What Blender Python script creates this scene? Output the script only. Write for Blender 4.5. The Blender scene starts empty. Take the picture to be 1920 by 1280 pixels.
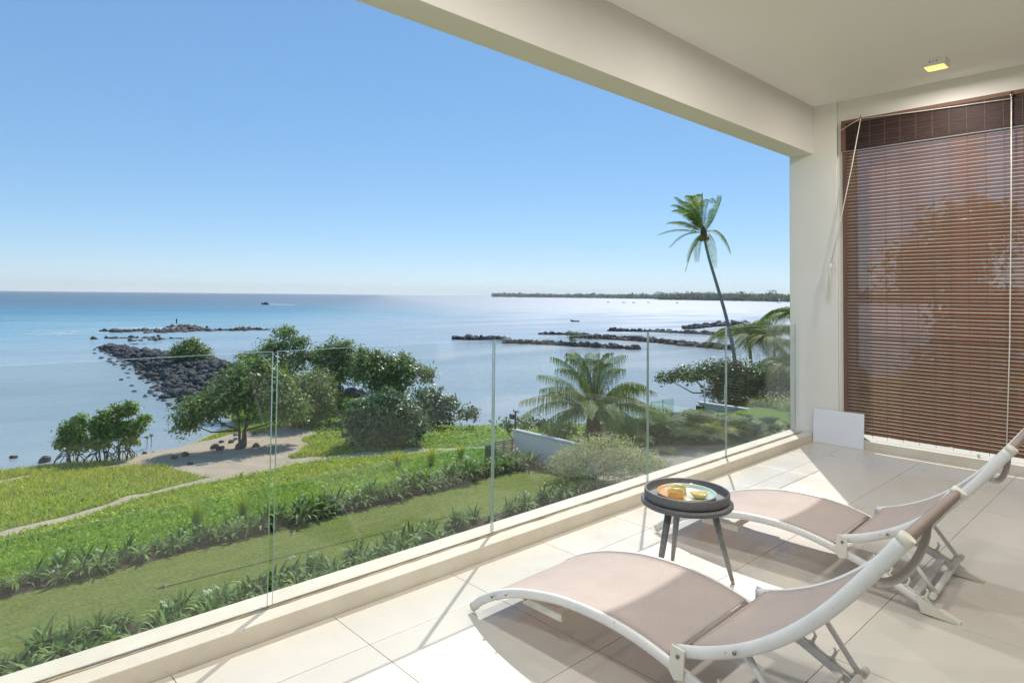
import bpy, bmesh, math, random
import numpy as np
from mathutils import Vector, Matrix
from math import sin, cos, pi, radians, hypot

scene = bpy.context.scene
COL = scene.collection

# ------------------------------------------------------------------ camera
YAW, PITCH, ROLL = radians(43.236), radians(1.7925), radians(0.591)
cam_data = bpy.data.cameras.new('camera')
cam = bpy.data.objects.new('camera', cam_data)
COL.objects.link(cam)
fwd = Vector((sin(YAW) * cos(PITCH), cos(YAW) * cos(PITCH), sin(PITCH)))
rgt0 = Vector((cos(YAW), -sin(YAW), 0))
up0 = rgt0.cross(fwd)
rgt = rgt0 * cos(ROLL) + up0 * sin(ROLL)
upv = up0 * cos(ROLL) - rgt0 * sin(ROLL)
cam.matrix_world = Matrix(((rgt.x, upv.x, -fwd.x, 0), (rgt.y, upv.y, -fwd.y, 0), (rgt.z, upv.z, -fwd.z, 1.303), (0, 0, 0, 1)))
cam_data.sensor_width = 36
cam_data.lens = 22.527
cam_data.shift_y = -0.0640
cam_data.clip_start = 0.05
cam_data.clip_end = 90000
scene.camera = cam

# ------------------------------------------------------------------ sky, sun, exposure
SUN_AZ, SUN_EL = radians(57.1), radians(47.0)      # azimuth from +Y towards +X
world = bpy.data.worlds.new('World')
scene.world = world
world.use_nodes = True
wn = world.node_tree.nodes
sky = wn.new('ShaderNodeTexSky')
sky.sky_type = 'NISHITA'
sky.sun_disc = False
sky.sun_elevation = SUN_EL
sky.sun_rotation = SUN_AZ
sky.altitude = 0
sky.air_density = 0.8
sky.dust_density = 0.0
sky.ozone_density = 10.0
bg = wn['Background']
bg.inputs['Strength'].default_value = 0.139
gam = wn.new('ShaderNodeGamma')
gam.inputs['Gamma'].default_value = 0.50
world.node_tree.links.new(sky.outputs[0], gam.inputs['Color'])
hsv = wn.new('ShaderNodeHueSaturation')
hsv.inputs['Saturation'].default_value = 1.3
world.node_tree.links.new(gam.outputs[0], hsv.inputs['Color'])
world.node_tree.links.new(hsv.outputs[0], bg.inputs['Color'])

sun_data = bpy.data.lights.new('sun', 'SUN')
sun_data.energy = 2.0
sun_data.angle = radians(0.53)
sun_data.color = (1.0, 0.95, 0.88)
sun = bpy.data.objects.new('sun', sun_data)
COL.objects.link(sun)
sdir = Vector((sin(SUN_AZ) * cos(SUN_EL), cos(SUN_AZ) * cos(SUN_EL), sin(SUN_EL)))
sun.rotation_euler = sdir.to_track_quat('Z', 'Y').to_euler()
sun.location = sdir * 60

vs = scene.view_settings
vs.view_transform = 'Standard'
vs.look = 'None'
vs.exposure = 1.27
vs.gamma = 1.0
vs.use_curve_mapping = False
scene.cycles.use_denoising = True
scene.cycles.max_bounces = 14
scene.cycles.diffuse_bounces = 12
scene.cycles.transparent_max_bounces = 32
scene.cycles.caustics_reflective = False
scene.cycles.caustics_refractive = False
scene.cycles.sample_clamp_indirect = 8.0

# ------------------------------------------------------------------ helpers: objects
def tag(o, label=None, cat=None, group=None, kind=None):
    if label: o['label'] = label
    if cat: o['category'] = cat
    if group: o['group'] = group
    if kind: o['kind'] = kind
    return o

def link(name, me, parent=None, loc=None, rot=None):
    o = bpy.data.objects.new(name, me)
    COL.objects.link(o)
    if parent is not None: o.parent = parent
    if loc is not None: o.location = loc
    if rot is not None: o.rotation_euler = rot
    return o

def empty(name, loc=(0, 0, 0), rotz=0.0):
    o = bpy.data.objects.new(name, None)
    o.empty_display_size = 0.1
    COL.objects.link(o)
    o.location = loc
    o.rotation_euler = (0, 0, rotz)
    return o

def copy_tree(o, parent=None):
    c = o.copy()
    COL.objects.link(c)
    if parent is not None: c.parent = parent
    for ch in list(o.children): copy_tree(ch, c)
    return c

class MB:
    """collects geometry for one mesh"""
    def __init__(s): s.v = []; s.f = []; s.mi = []; s.sm = []
    def add(s, vs_, fs_, mi=0, smooth=False):
        b = len(s.v)
        s.v.extend([tuple(q) for q in vs_])
        for f in fs_:
            s.f.append(tuple(b + i for i in f)); s.mi.append(mi); s.sm.append(smooth)
        return s
    def box(s, x0, x1, y0, y1, z0, z1, mi=0):
        v = [(x0, y0, z0), (x1, y0, z0), (x1, y1, z0), (x0, y1, z0), (x0, y0, z1), (x1, y0, z1), (x1, y1, z1), (x0, y1, z1)]
        return s.add(v, [(0, 3, 2, 1), (4, 5, 6, 7), (0, 1, 5, 4), (1, 2, 6, 5), (2, 3, 7, 6), (3, 0, 4, 7)], mi)
    def cbox(s, x0, x1, y0, y1, z0, z1, c=0.004, mi=0):
        """box with chamfered edges (24 corner points, convex)"""
        bm = bmesh.new()
        r = bmesh.ops.create_cube(bm, size=1)
        for v in bm.verts:
            v.co = Vector(((x0 + x1) / 2 + v.co.x * (x1 - x0), (y0 + y1) / 2 + v.co.y * (y1 - y0), (z0 + z1) / 2 + v.co.z * (z1 - z0)))
        bmesh.ops.bevel(bm, geom=bm.edges[:], offset=c, segments=2, affect='EDGES', profile=0.6)
        bm.verts.index_update()
        s.add([v.co[:] for v in bm.verts], [[v.index for v in f.verts] for f in bm.faces], mi)
        bm.free(); return s
    def tube(s, pts, rad, n=8, caps=True, mi=0, smooth=True, ell=None, up=None):
        """sweep a round (or elliptic ell=(a,b) with a along `up`) section along pts; rad scalar or list"""
        P = [Vector(q) for q in pts]; m = len(P)
        R = rad if isinstance(rad, (list, tuple)) else [rad] * m
        vs_ = []; prev = None
        for i in range(m):
            t = (P[min(i + 1, m - 1)] - P[max(i - 1, 0)])
            t = t.normalized() if t.length > 1e-9 else Vector((0, 0, 1))
            if up is not None: a = Vector(up)
            elif prev is None: a = Vector((0, 0, 1)) if abs(t.z) < 0.9 else Vector((1, 0, 0))
            else: a = prev
            a = (a - t * a.dot(t)).normalized(); prev = a
            b = t.cross(a)
            for k in range(n):
                w = 2 * pi * k / n
                ea, eb = (ell if ell else (1, 1))
                vs_.append(P[i] + (a * cos(w) * ea + b * sin(w) * eb) * R[i])
        fs = []
        for i in range(m - 1):
            for k in range(n):
                k2 = (k + 1) % n
                fs.append((i * n + k, i * n + k2, (i + 1) * n + k2, (i + 1) * n + k))
        s.add(vs_, fs, mi, smooth)
        if caps:
            b0 = len(s.v) - len(vs_)
            s.f.append(tuple(b0 + k for k in range(n - 1, -1, -1))); s.mi.append(mi); s.sm.append(False)
            s.f.append(tuple(b0 + (m - 1) * n + k for k in range(n))); s.mi.append(mi); s.sm.append(False)
        return s
    def lathe(s, prof, n=32, c=(0, 0, 0), mi=0, smooth=True, jit=0.0, rnd=None):
        vs_ = []
        for (r, z) in prof:
            for k in range(n):
                a = 2 * pi * k / n
                rr = r * (1 + (jit * rnd.uniform(-1, 1) if rnd else 0))
                vs_.append((c[0] + rr * cos(a), c[1] + rr * sin(a), c[2] + z))
        fs = [(i * n + k, i * n + (k + 1) % n, (i + 1) * n + (k + 1) % n, (i + 1) * n + k) for i in range(len(prof) - 1) for k in range(n)]
        s.add(vs_, fs, mi, smooth)
        b = len(s.v) - len(vs_); m = len(prof)
        if prof[0][0] > 1e-6: s.f.append(tuple(b + k for k in range(n - 1, -1, -1))); s.mi.append(mi); s.sm.append(False)
        if prof[-1][0] > 1e-6: s.f.append(tuple(b + (m - 1) * n + k for k in range(n))); s.mi.append(mi); s.sm.append(False)
        return s
    def mesh(s, name, mats):
        me = bpy.data.meshes.new(name)
        me.from_pydata(s.v, [], s.f)
        for m in (mats if isinstance(mats, (list, tuple)) else [mats]): me.materials.append(m)
        me.polygons.foreach_set('material_index', s.mi)
        me.polygons.foreach_set('use_smooth', s.sm)
        me.update()
        return me
    def build(s, name, mats, parent=None, loc=None, rot=None):
        return link(name, s.mesh(name, mats), parent, loc, rot)

def np_mesh(name, V, F, mat_, smooth=False):
    """mesh from numpy arrays, all quads or all triangles"""
    V = np.asarray(V, dtype=np.float32); F = np.asarray(F, dtype=np.int32)
    me = bpy.data.meshes.new(name)
    k = F.shape[1]
    me.vertices.add(len(V)); me.vertices.foreach_set('co', V.ravel())
    me.loops.add(F.size); me.loops.foreach_set('vertex_index', F.ravel())
    me.polygons.add(len(F))
    me.polygons.foreach_set('loop_start', np.arange(0, F.size, k, dtype=np.int32))
    me.polygons.foreach_set('loop_total', np.full(len(F), k, dtype=np.int32))
    if smooth: me.polygons.foreach_set('use_smooth', np.ones(len(F), dtype=bool))
    me.materials.append(mat_)
    me.update(calc_edges=True)
    me.validate()
    return me

# ------------------------------------------------------------------ helpers: materials
class NT:
    def __init__(s, name):
        s.m = bpy.data.materials.new(name); s.m.use_nodes = True
        s.t = s.m.node_tree; s.n = s.t.nodes; s.l = s.t.links
        s.bsdf = s.n['Principled BSDF']; s.out = s.n['Material Output']
    def new(s, t, **kw):
        nd = s.n.new('ShaderNode' + t)
        for k, v in kw.items():
            if k in nd.inputs.keys() if hasattr(nd.inputs, 'keys') else False: nd.inputs[k].default_value = v
            else: setattr(nd, k, v)
        return nd
    def val(s, sock, v):
        if hasattr(v, 'links') or hasattr(v, 'is_linked'): s.l.new(v, sock)
        else: sock.default_value = v
    def noise(s, scale, detail=4, rough=0.55, vec=None, dist=0.0):
        nd = s.n.new('ShaderNodeTexNoise')
        nd.inputs['Scale'].default_value = scale; nd.inputs['Detail'].default_value = detail
        nd.inputs['Roughness'].default_value = rough; nd.inputs['Distortion'].default_value = dist
        if vec is not None: s.l.new(vec, nd.inputs['Vector'])
        return nd.outputs['Fac']
    def pos(s): return s.n.new('ShaderNodeNewGeometry').outputs['Position']
    def obj(s): return s.n.new('ShaderNodeTexCoord').outputs['Object']
    def island(s): return s.n.new('ShaderNodeNewGeometry').outputs['Random Per Island']
    def orand(s): return s.n.new('ShaderNodeObjectInfo').outputs['Random']
    def mapping(s, vec, scale=(1, 1, 1), rot=(0, 0, 0)):
        nd = s.n.new('ShaderNodeMapping'); nd.inputs['Scale'].default_value = scale; nd.inputs['Rotation'].default_value = rot
        s.l.new(vec, nd.inputs['Vector']); return nd.outputs[0]
    def ramp(s, fac, stops, interp='LINEAR'):
        nd = s.n.new('ShaderNodeValToRGB'); nd.color_ramp.interpolation = interp
        el = nd.color_ramp.elements
        while len(el) < len(stops): el.new(0.5)
        for e, (p, c) in zip(el, stops):
            e.position = p; e.color = (*c, 1) if len(c) == 3 else c
        s.l.new(fac, nd.inputs['Fac']); return nd.outputs['Color']
    def mix(s, fac, a, b, mode='MIX'):
        nd = s.n.new('ShaderNodeMix'); nd.data_type = 'RGBA'; nd.blend_type = mode
        s.val(nd.inputs[0], fac)
        for i, v in ((6, a), (7, b)):
            if isinstance(v, tuple): nd.inputs[i].default_value = (*v, 1) if len(v) == 3 else v
            else: s.l.new(v, nd.inputs[i])
        return nd.outputs[2]
    def math(s, op, a, b=0.0, c=None):
        nd = s.n.new('ShaderNodeMath'); nd.operation = op
        s.val(nd.inputs[0], a); s.val(nd.inputs[1], b)
        if c is not None: s.val(nd.inputs[2], c)
        return nd.outputs[0]
    def rng(s, v, a, b, c, d):
        nd = s.n.new('ShaderNodeMapRange'); s.l.new(v, nd.inputs[0])
        for i, q in enumerate((a, b, c, d)): nd.inputs[i + 1].default_value = q
        return nd.outputs[0]
    def bump(s, h, strength=0.3, dist=0.02, nrm=None):
        nd = s.n.new('ShaderNodeBump'); nd.inputs['Strength'].default_value = strength; nd.inputs['Distance'].default_value = dist
        s.l.new(h, nd.inputs['Height'])
        if nrm is not None: s.l.new(nrm, nd.inputs['Normal'])
        return nd.outputs[0]
    def sep(s, v):
        nd = s.n.new('ShaderNodeSeparateXYZ'); s.l.new(v, nd.inputs[0]); return nd.outputs
    def base(s, c, rough=0.5, spec=0.5, metal=0.0, normal=None):
        b = s.bsdf
        if isinstance(c, tuple): b.inputs['Base Color'].default_value = (*c, 1)
        else: s.l.new(c, b.inputs['Base Color'])
        s.val(b.inputs['Roughness'], rough)
        b.inputs['Specular IOR Level'].default_value = spec
        b.inputs['Metallic'].default_value = metal
        if normal is not None: s.l.new(normal, b.inputs['Normal'])
        return s.m

def m_plaster(name, col, var=0.06, bump=0.15):
    t = NT(name); p = t.pos()
    n1 = t.noise(1.3, 5, 0.6, p); n2 = t.noise(160, 3, 0.6, p)
    c = t.mix(t.rng(n1, 0.3, 0.7, 0, 1), tuple(x * (1 - var) for x in col), col)
    return t.base(c, 0.75, 0.3, normal=t.bump(n2, bump, 0.0015))

def m_simple(name, col, rough=0.5, metal=0.0, spec=0.5, var=0.12, nscale=6.0, bump=0.0, bscale=80.0, rand=0.0):
    t = NT(name); p = t.obj()
    n1 = t.noise(nscale, 5, 0.6, p)
    c = t.mix(t.rng(n1, 0.3, 0.7, 0, 1), tuple(x * (1 - var) for x in col), tuple(min(1, x * (1 + var * 0.6)) for x in col))
    if rand:
        c = t.mix(t.orand(), c, t.mix(1.0, c, (1 - rand, 1 - rand, 1 - rand), 'MULTIPLY'))
    nr = t.bump(t.noise(bscale, 4, 0.6, p), bump, 0.01) if bump else None
    return t.base(c, rough, spec, metal, nr)

def m_leaf(name, c_dark, c_mid, c_light, rough=0.42, transl=0.3, spec=0.2):
    if 'gloss' in name: rough, spec = 0.42, 0.35
    else: rough = max(rough, 0.55); spec = min(spec, 0.12)
    c_dark, c_mid, c_light = [(min(.9, c[0] * 2.65), min(.9, c[1] * 2.45), min(.9, c[2] * 2.4)) if c[0] < .4 else c for c in (c_dark, c_mid, c_light)]
    t = NT(name)
    c = t.ramp(t.island(), [(0.0, c_dark), (0.5, c_mid), (1.0, c_light)])
    big = t.noise(1.1, 3, 0.6, t.pos())
    c = t.mix(t.rng(big, 0.35, 0.65, 0.0, 0.55), c, t.mix(1.0, c, (1.45, 1.4, 1.25), 'MULTIPLY'))
    t.base(c, rough, spec)
    tr = t.n.new('ShaderNodeBsdfTranslucent')
    cc = t.mix(1.0, c, (1.25, 1.35, 0.55), 'MULTIPLY')
    t.l.new(cc, tr.inputs['Color'])
    mx = t.n.new('ShaderNodeMixShader'); mx.inputs[0].default_value = transl
    t.l.new(t.bsdf.outputs[0], mx.inputs[1]); t.l.new(tr.outputs[0], mx.inputs[2])
    t.l.new(mx.outputs[0], t.out.inputs['Surface'])
    return t.m

def m_glass(name, tint=(0.93, 0.97, 0.955), dirt=0.05):
    t = NT(name)
    geo = t.n.new('ShaderNodeNewGeometry')
    ior = t.math('ADD', t.math('MULTIPLY', geo.outputs['Backfacing'], 1 / 1.5 - 1.5), 1.5)
    fr = t.n.new('ShaderNodeFresnel'); t.l.new(ior, fr.inputs['IOR'])
    tr = t.n.new('ShaderNodeBsdfTransparent'); tr.inputs[0].default_value = (*tint, 1)
    gl = t.n.new('ShaderNodeBsdfGlossy'); gl.inputs['Roughness'].default_value = 0.0
    m1 = t.n.new('ShaderNodeMixShader'); t.l.new(fr.outputs[0], m1.inputs[0]); t.l.new(tr.outputs[0], m1.inputs[1]); t.l.new(gl.outputs[0], m1.inputs[2])
    # dried salt spray: faint streaks and specks that scatter a little light
    p = t.pos()
    streak = t.noise(5.0, 5, 0.65, t.mapping(p, (1.6, 1.6, 0.35)))
    speck = t.noise(70.0, 2, 0.5, p)
    f = t.math('MULTIPLY', t.rng(streak, 0.35, 0.75, 0.25, 1.0), t.rng(speck, 0.35, 0.75, 0.6, 1.2))
    f = t.math('MULTIPLY', f, dirt)
    df = t.n.new('ShaderNodeBsdfTranslucent'); df.inputs[0].default_value = (0.8, 0.82, 0.8, 1)
    dd = t.n.new('ShaderNodeBsdfDiffuse'); dd.inputs[0].default_value = (0.8, 0.82, 0.8, 1)
    ds = t.n.new('ShaderNodeMixShader'); ds.inputs[0].default_value = 0.5
    t.l.new(df.outputs[0], ds.inputs[1]); t.l.new(dd.outputs[0], ds.inputs[2])
    m2 = t.n.new('ShaderNodeMixShader'); t.l.new(f, m2.inputs[0]); t.l.new(m1.outputs[0], m2.inputs[1]); t.l.new(ds.outputs[0], m2.inputs[2])
    t.l.new(m2.outputs[0], t.out.inputs['Surface'])
    return t.m

M = {}
M['wall'] = m_plaster('wall_plaster', (0.80, 0.775, 0.735))
M['ceiling'] = m_plaster('ceiling_plaster', (0.91, 0.905, 0.895), 0.03, 0.08)
M['white_paint'] = m_plaster('white_paint', (0.84, 0.84, 0.825), 0.05)
M['grout'] = m_simple('grout', (0.26, 0.24, 0.20), 0.9)

def make_tile():
    t = NT('floor_tile'); p = t.pos()
    n1 = t.noise(2.2, 6, 0.62, p); n2 = t.noise(30, 4, 0.6, p)
    c = t.mix(t.rng(n1, 0.3, 0.7, 0, 1), (0.61, 0.57, 0.51), (0.67, 0.63, 0.57))
    c = t.mix(t.math('MULTIPLY', t.orand(), 0.6), c, (0.56, 0.55, 0.49))
    r = t.rng(n1, 0.3, 0.7, 0.24, 0.38)
    smear = t.noise(6.0, 5, 0.7, t.mapping(p, (1, .35, 1), (0, 0, .5)))
    c = t.mix(t.rng(smear, 0.55, 0.75, 0.0, 0.22), c, (0.50, 0.45, 0.38))
    return t.base(c, r, 0.5, normal=t.bump(n2, 0.06, 0.002))
M['tile'] = make_tile()

def make_kerb():
    t = NT('kerb_stone'); p = t.pos()
    n1 = t.noise(4.0, 6, 0.65, p); n2 = t.noise(38, 3, 0.5, p); n3 = t.noise(220, 2, 0.5, p)
    c = t.mix(t.rng(n1, 0.35, 0.7, 0, 1), (0.60, 0.55, 0.46), (0.70, 0.655, 0.565))
    c = t.mix(t.rng(n2, 0.72, 0.80, 0.0, 0.8), c, (0.30, 0.24, 0.17))
    return t.base(c, 0.65, 0.35, normal=t.bump(n3, 0.2, 0.002))
M['kerb'] = make_kerb()
M['mortar'] = m_simple('stained_mortar', (0.40, 0.33, 0.24), 0.9, var=0.5, nscale=9)
M['seal'] = m_simple('dark_seal', (0.10, 0.075, 0.055), 0.8)
M['glass'] = m_glass('balcony_glass', (0.97, 0.987, 0.978), 0.011)
M['garden_glass'] = m_glass('garden_glass', (0.86, 0.96, 0.90), 0.008)
def make_edge(name='glass_edge', c=(0.50, 0.60, 0.575)):
    t = NT(name)
    t.base(c, 0.15, 0.6)
    t.bsdf.inputs['Transmission Weight'].default_value = 0.35
    return t.m
M['glass_edge'] = make_edge()
M['dark_glass'] = m_simple('door_glass', (0.03, 0.035, 0.04), 0.03, spec=0.6)
M['dark_frame'] = m_simple('door_frame', (0.06, 0.06, 0.065), 0.4)

# ------------------------------------------------------------------ balcony structure
GY = 2.515          # glass plane
def structure(name, mb, mats, parent=None):
    return tag(mb.build(name, mats, parent), kind='structure')

# floor: slab + tiles
slab = structure('floor', MB().box(-3.4, 6.6, -2.2, 2.408, -0.30, -0.004), M['grout'])
xs = [6.089 - 0.6 * k for k in range(16)]
ys = [2.408, 2.125, 1.525, 0.925, 0.325, -0.275, -0.875, -1.475, -2.0]
g = 0.0014
tile_mesh = {}
for j in range(len(ys) - 1):
    w = ys[j] - ys[j + 1]
    key = round(w, 3)
    if key not in tile_mesh:
        tile_mesh[key] = MB().cbox(g, 0.6 - g, g, w - g, -0.012, 0.0, 0.0010).mesh('tile', M['tile'])
    for i in range(len(xs) - 1):
        link('tile', tile_mesh[key], slab, (xs[i + 1], ys[j + 1], 0))

# kerb under the balustrade: inner coping, glass channel, outer ledge
k = empty('kerb'); tag(k, kind='structure')
MB().cbox(-3.4, 6.098, 2.410, 2.500, -0.30, 0.072, 0.004).build('inner_coping', M['kerb'], k)
MB().box(-3.4, 6.098, 2.500, 2.531, -0.30, 0.062).build('glass_channel', M['seal'], k)
MB().cbox(-3.4, 6.098, 2.531, 2.640, -0.30, 0.069, 0.004).build('outer_ledge', M['kerb'], k)

rk_ = random.Random(3)
MB().tube([(-3.3 + q * .06, 2.496 + rk_.uniform(-.003, .003), .0715 + rk_.uniform(-.001, .002)) for q in range(155)], [rk_.uniform(.003, .0075) for q in range(155)], 6).build('mortar_bead', M['mortar'], k)
structure('slab_edge', MB().box(-3.4, 6.6, 2.405, 2.62, -0.9, -0.302), M['wall'])
structure('ceiling', MB().box(-3.4, 6.6, -2.2, 2.408, 3.095, 3.35), M['ceiling'])
structure('beam', MB().cbox(-3.4, 6.099, 2.410, 2.622, 2.652, 3.35, 0.006), M['wall'])
structure('pillar', MB().cbox(6.100, 6.42, 2.198, 2.63, -6.3, 3.35, 0.006), M['wall'])
structure('wall_end', MB().box(6.118, 6.40, -2.2, 2.196, 2.905, 3.094)
          .box(6.118, 6.40, 2.150, 2.196, -0.3, 2.905).box(6.118, 6.40, -2.2, -0.9, -0.3, 2.905), M['wall'])
structure('window_reveal', MB().box(6.20, 6.39, 2.120, 2.149, 0.08, 2.90), M['white_paint'])
ek = empty('end_kerb'); tag(ek, kind='structure')
MB().cbox(6.090, 6.172, -0.9, 2.196, -0.30, 0.075, 0.004).build('inner_coping', M['kerb'], ek)
MB().box(6.172, 6.190, -0.9, 2.149, -0.30, 0.066).build('glass_channel', M['seal'], ek)
MB().cbox(6.190, 6.40, -0.9, 2.149, -0.30, 0.073, 0.004).build('outer_ledge', M['kerb'], ek)
MB().box(6.150, 6.166, 1.168, 1.186, 0.0755, 0.100).build('cord_cleat', M['white_paint'], ek)
structure('wall_left', MB().box(-3.6, -3.402, -2.2, 2.40, -0.3, 0.9), M['wall'])
# room front behind the camera with wide dark sliding doors
structure('wall_back', MB().box(-3.4, 6.1, -1.75, -1.52, 2.45, 3.094).box(4.9, 6.1, -1.75, -1.52, 0, 2.45).box(-3.4, -2.9, -1.75, -1.52, 0, 2.45), M['wall'])
sd = empty('sliding_door', (-2.9, -1.62, 0)); tag(sd, 'dark framed sliding glass door behind the balcony', 'door')
for i in range(4):
    x0 = i * 1.95
    fr = MB().box(x0, x0 + 0.06, -0.03, 0.03, 0, 2.45).box(x0 + 1.89, x0 + 1.948, -0.03, 0.03, 0, 2.45).box(x0 + 0.06, x0 + 1.89, -0.03, 0.03, 0, 0.07).box(x0 + 0.06, x0 + 1.89, -0.03, 0.03, 2.38, 2.45).build('door_frame', M['dark_frame'], sd)
    MB().box(x0 + 0.06, x0 + 1.89, -0.008, 0.008, 0.07, 2.38).build('pane', M['dark_glass'], fr)
structure('facade', MB().box(-12, 6.42, 2.0, 2.40, -6.4, -0.91), M['wall'])

# ------------------------------------------------------------------ glass balustrade, one pane at a time
def pane(x0, x1, label):
    z0, z1 = 0.064, 1.072
    mb = MB().box(x0, x1, -0.006, 0.006, 0, z1 - z0, 0)
    for fi in (0, 1, 3, 5): mb.mi[fi] = 1
    o = mb.build('glass_pane', [M['glass'], M['glass_edge']], None, (0, GY, z0))
    return tag(o, label, 'glass pane', 'frameless glass balustrade')
seq = [(-0.16, 1.072), (1.072, 2.240), (2.240, 3.624), (3.624, 4.673), (4.673, 5.945)]
labs = ['leftmost clear glass pane, cut off by the left picture edge',
        'second glass pane from the left, with the dark dense bush behind it',
        'middle glass pane, with the squat coconut palm behind it',
        'fourth glass pane from the left, narrow, right behind the side table',
        'rightmost glass pane, ending at the beige pillar']
seams = {1.072: 0.010, 2.240: 0.006, 3.624: 0.005, 4.673: 0.005}
for (a, b), lb in zip(seq, labs):
    pane(a + seams.get(a, 0.004), b - seams.get(b, 0.0), lb)

# ------------------------------------------------------------------ woven wood roller blind in the end opening
def make_blind_slat(name, c1, c2, see):
    t = NT(name); p = t.obj()
    n = t.noise(3.0, 4, 0.6, t.mapping(p, (1, 3, 30)))
    reed = t.noise(90.0, 3, 0.7, t.mapping(p, (1, 0.05, 2.2)))
    c = t.mix(t.rng(n, 0.3, 0.7, 0, 1), c1, c2)
    c = t.mix(t.math('MULTIPLY', t.orand(), 0.35), c, c1)
    c = t.mix(t.rng(reed, 0.35, 0.65, 0.0, 0.5), c, tuple(x * 0.45 for x in c1))
    t.base(c, 0.55, 0.3, normal=t.bump(reed, 0.4, 0.003))
    tl = t.n.new('ShaderNodeBsdfTranslucent'); t.l.new(t.mix(1.0, c, (1.6, 1.25, 1.0), 'MULTIPLY'), tl.inputs[0])
    m1 = t.n.new('ShaderNodeMixShader'); m1.inputs[0].default_value = 0.35
    t.l.new(t.bsdf.outputs[0], m1.inputs[1]); t.l.new(tl.outputs[0], m1.inputs[2])
    tp = t.n.new('ShaderNodeBsdfTransparent')
    m2 = t.n.new('ShaderNodeMixShader'); t.val(m2.inputs[0], t.rng(reed, 0.45, 0.7, see * 0.5, see * 1.5))
    t.l.new(m1.outputs[0], m2.inputs[1]); t.l.new(tp.outputs[0], m2.inputs[2])
    t.l.new(m2.outputs[0], t.out.inputs['Surface'])
    return t.m
M['reed'] = make_blind_slat('blind_reed', (0.19, 0.090, 0.052), (0.31, 0.155, 0.090), 0.36)
M['valance'] = make_blind_slat('valance_reed', (0.05, 0.028, 0.026), (0.10, 0.052, 0.042), 0.03)
def make_pale_strip():
    t = NT('pale_bamboo')
    t.base((0.88, 0.85, 0.80), 0.5, 0.3)
    tl = t.n.new('ShaderNodeBsdfTranslucent'); tl.inputs[0].default_value = (0.92, 0.90, 0.85, 1)
    m1 = t.n.new('ShaderNodeMixShader'); m1.inputs[0].default_value = 0.6
    t.l.new(t.bsdf.outputs[0], m1.inputs[1]); t.l.new(tl.outputs[0], m1.inputs[2])
    tp = t.n.new('ShaderNodeBsdfTransparent')
    m2 = t.n.new('ShaderNodeMixShader'); m2.inputs[0].default_value = 0.45
    t.l.new(m1.outputs[0], m2.inputs[1]); t.l.new(tp.outputs[0], m2.inputs[2])
    t.l.new(m2.outputs[0], t.out.inputs['Surface'])
    return t.m
M['pale_strip'] = make_pale_strip()
M['cord'] = m_simple('cord', (0.80, 0.77, 0.70), 0.8)
M['brown_string'] = m_simple('brown_string', (0.16, 0.09, 0.06), 0.8)
M['brown_tape'] = m_simple('brown_tape', (0.16, 0.085, 0.06), 0.7, bump=0.3, bscale=300)
M['brass'] = m_simple('pulley_metal', (0.35, 0.30, 0.22), 0.4, metal=0.8)

BX = 6.100
blind = empty('wooden_blind', (BX, 0, 0))
tag(blind, 'brown woven wood blind with pale stripes covering the end opening', 'blind')
Y0, Y1 = -0.55, 2.150
zt, zb = 2.905, 0.125
pitch = 0.0298
zsl = zt - 0.265
n_sl = int((zsl - zb) / pitch)
slat_me = MB().box(-0.0025, 0.0025, Y0 + 0.02, Y1 - 0.025, 0.0, pitch * 0.82).mesh('slat', M['reed'])
strip_me = MB().box(-0.0015, 0.0015, Y0 + 0.02, Y1 - 0.025, 0.0, pitch * 0.18).mesh('pale_strip', M['pale_strip'])
rb = random.Random(5)
for i in range(n_sl):
    z = zsl - (i + 1) * pitch
    dy = rb.uniform(-0.003, 0.003)
    o = link('slat', slat_me, blind, (rb.uniform(-0.002, 0.002), dy, z))
    link('pale_strip', strip_me, o, (0.0005, 0, pitch * 0.82))
zlow = zsl - n_sl * pitch
# edge tapes
MB().box(-0.0048, 0.0045, Y1 - 0.034, Y1, zlow - 0.005, zsl).build('edge_tape', M['brown_tape'], blind)
MB().box(-0.0048, 0.0045, Y0, Y0 + 0.03, zlow - 0.005, zsl).build('edge_tape', M['brown_tape'], blind)
# valance: several wide reed bands in front of the rolled head
vbands = 9
for i in range(vbands):
    h = (zt - 0.032 - zsl + 0.012) / vbands
    z = zt - 0.032 - (i + 1) * h
    MB().box(-0.020, -0.014, Y0, Y1 + 0.002, z + 0.0006, z + h - 0.0006).build('valance_slat', M['valance'], blind, (0.002 * ((i % 3) - 1), 0, 0))
MB().cbox(-0.022, 0.018, Y0, Y1 + 0.004, zt - 0.031, zt, 0.002).build('head_rail', M['brown_tape'], blind)
MB().box(-0.0225, 0.0, Y0, Y1 + 0.003, zsl - 0.017, zsl - 0.0125).build('valance_hem', M['pale_strip'], blind)
MB().box(-0.0245, -0.0225, Y1 - 0.035, Y1 + 0.005, zsl - 0.012, zt - 0.032).build('valance_tape', M['brown_tape'], blind)
# weaving strings
y = Y1 - 0.115
while y > Y0:
    MB().box(-0.0062, -0.0042, y - 0.0011, y + 0.0011, zlow - 0.03, zsl).build('weaving_string', M['brown_string'], blind)
    MB().box(-0.0235, -0.0222, y - 0.0014, y + 0.0014, zsl, zt - 0.001).build('weaving_string', M['brown_tape'], blind)
    y -= 0.1175
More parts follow.
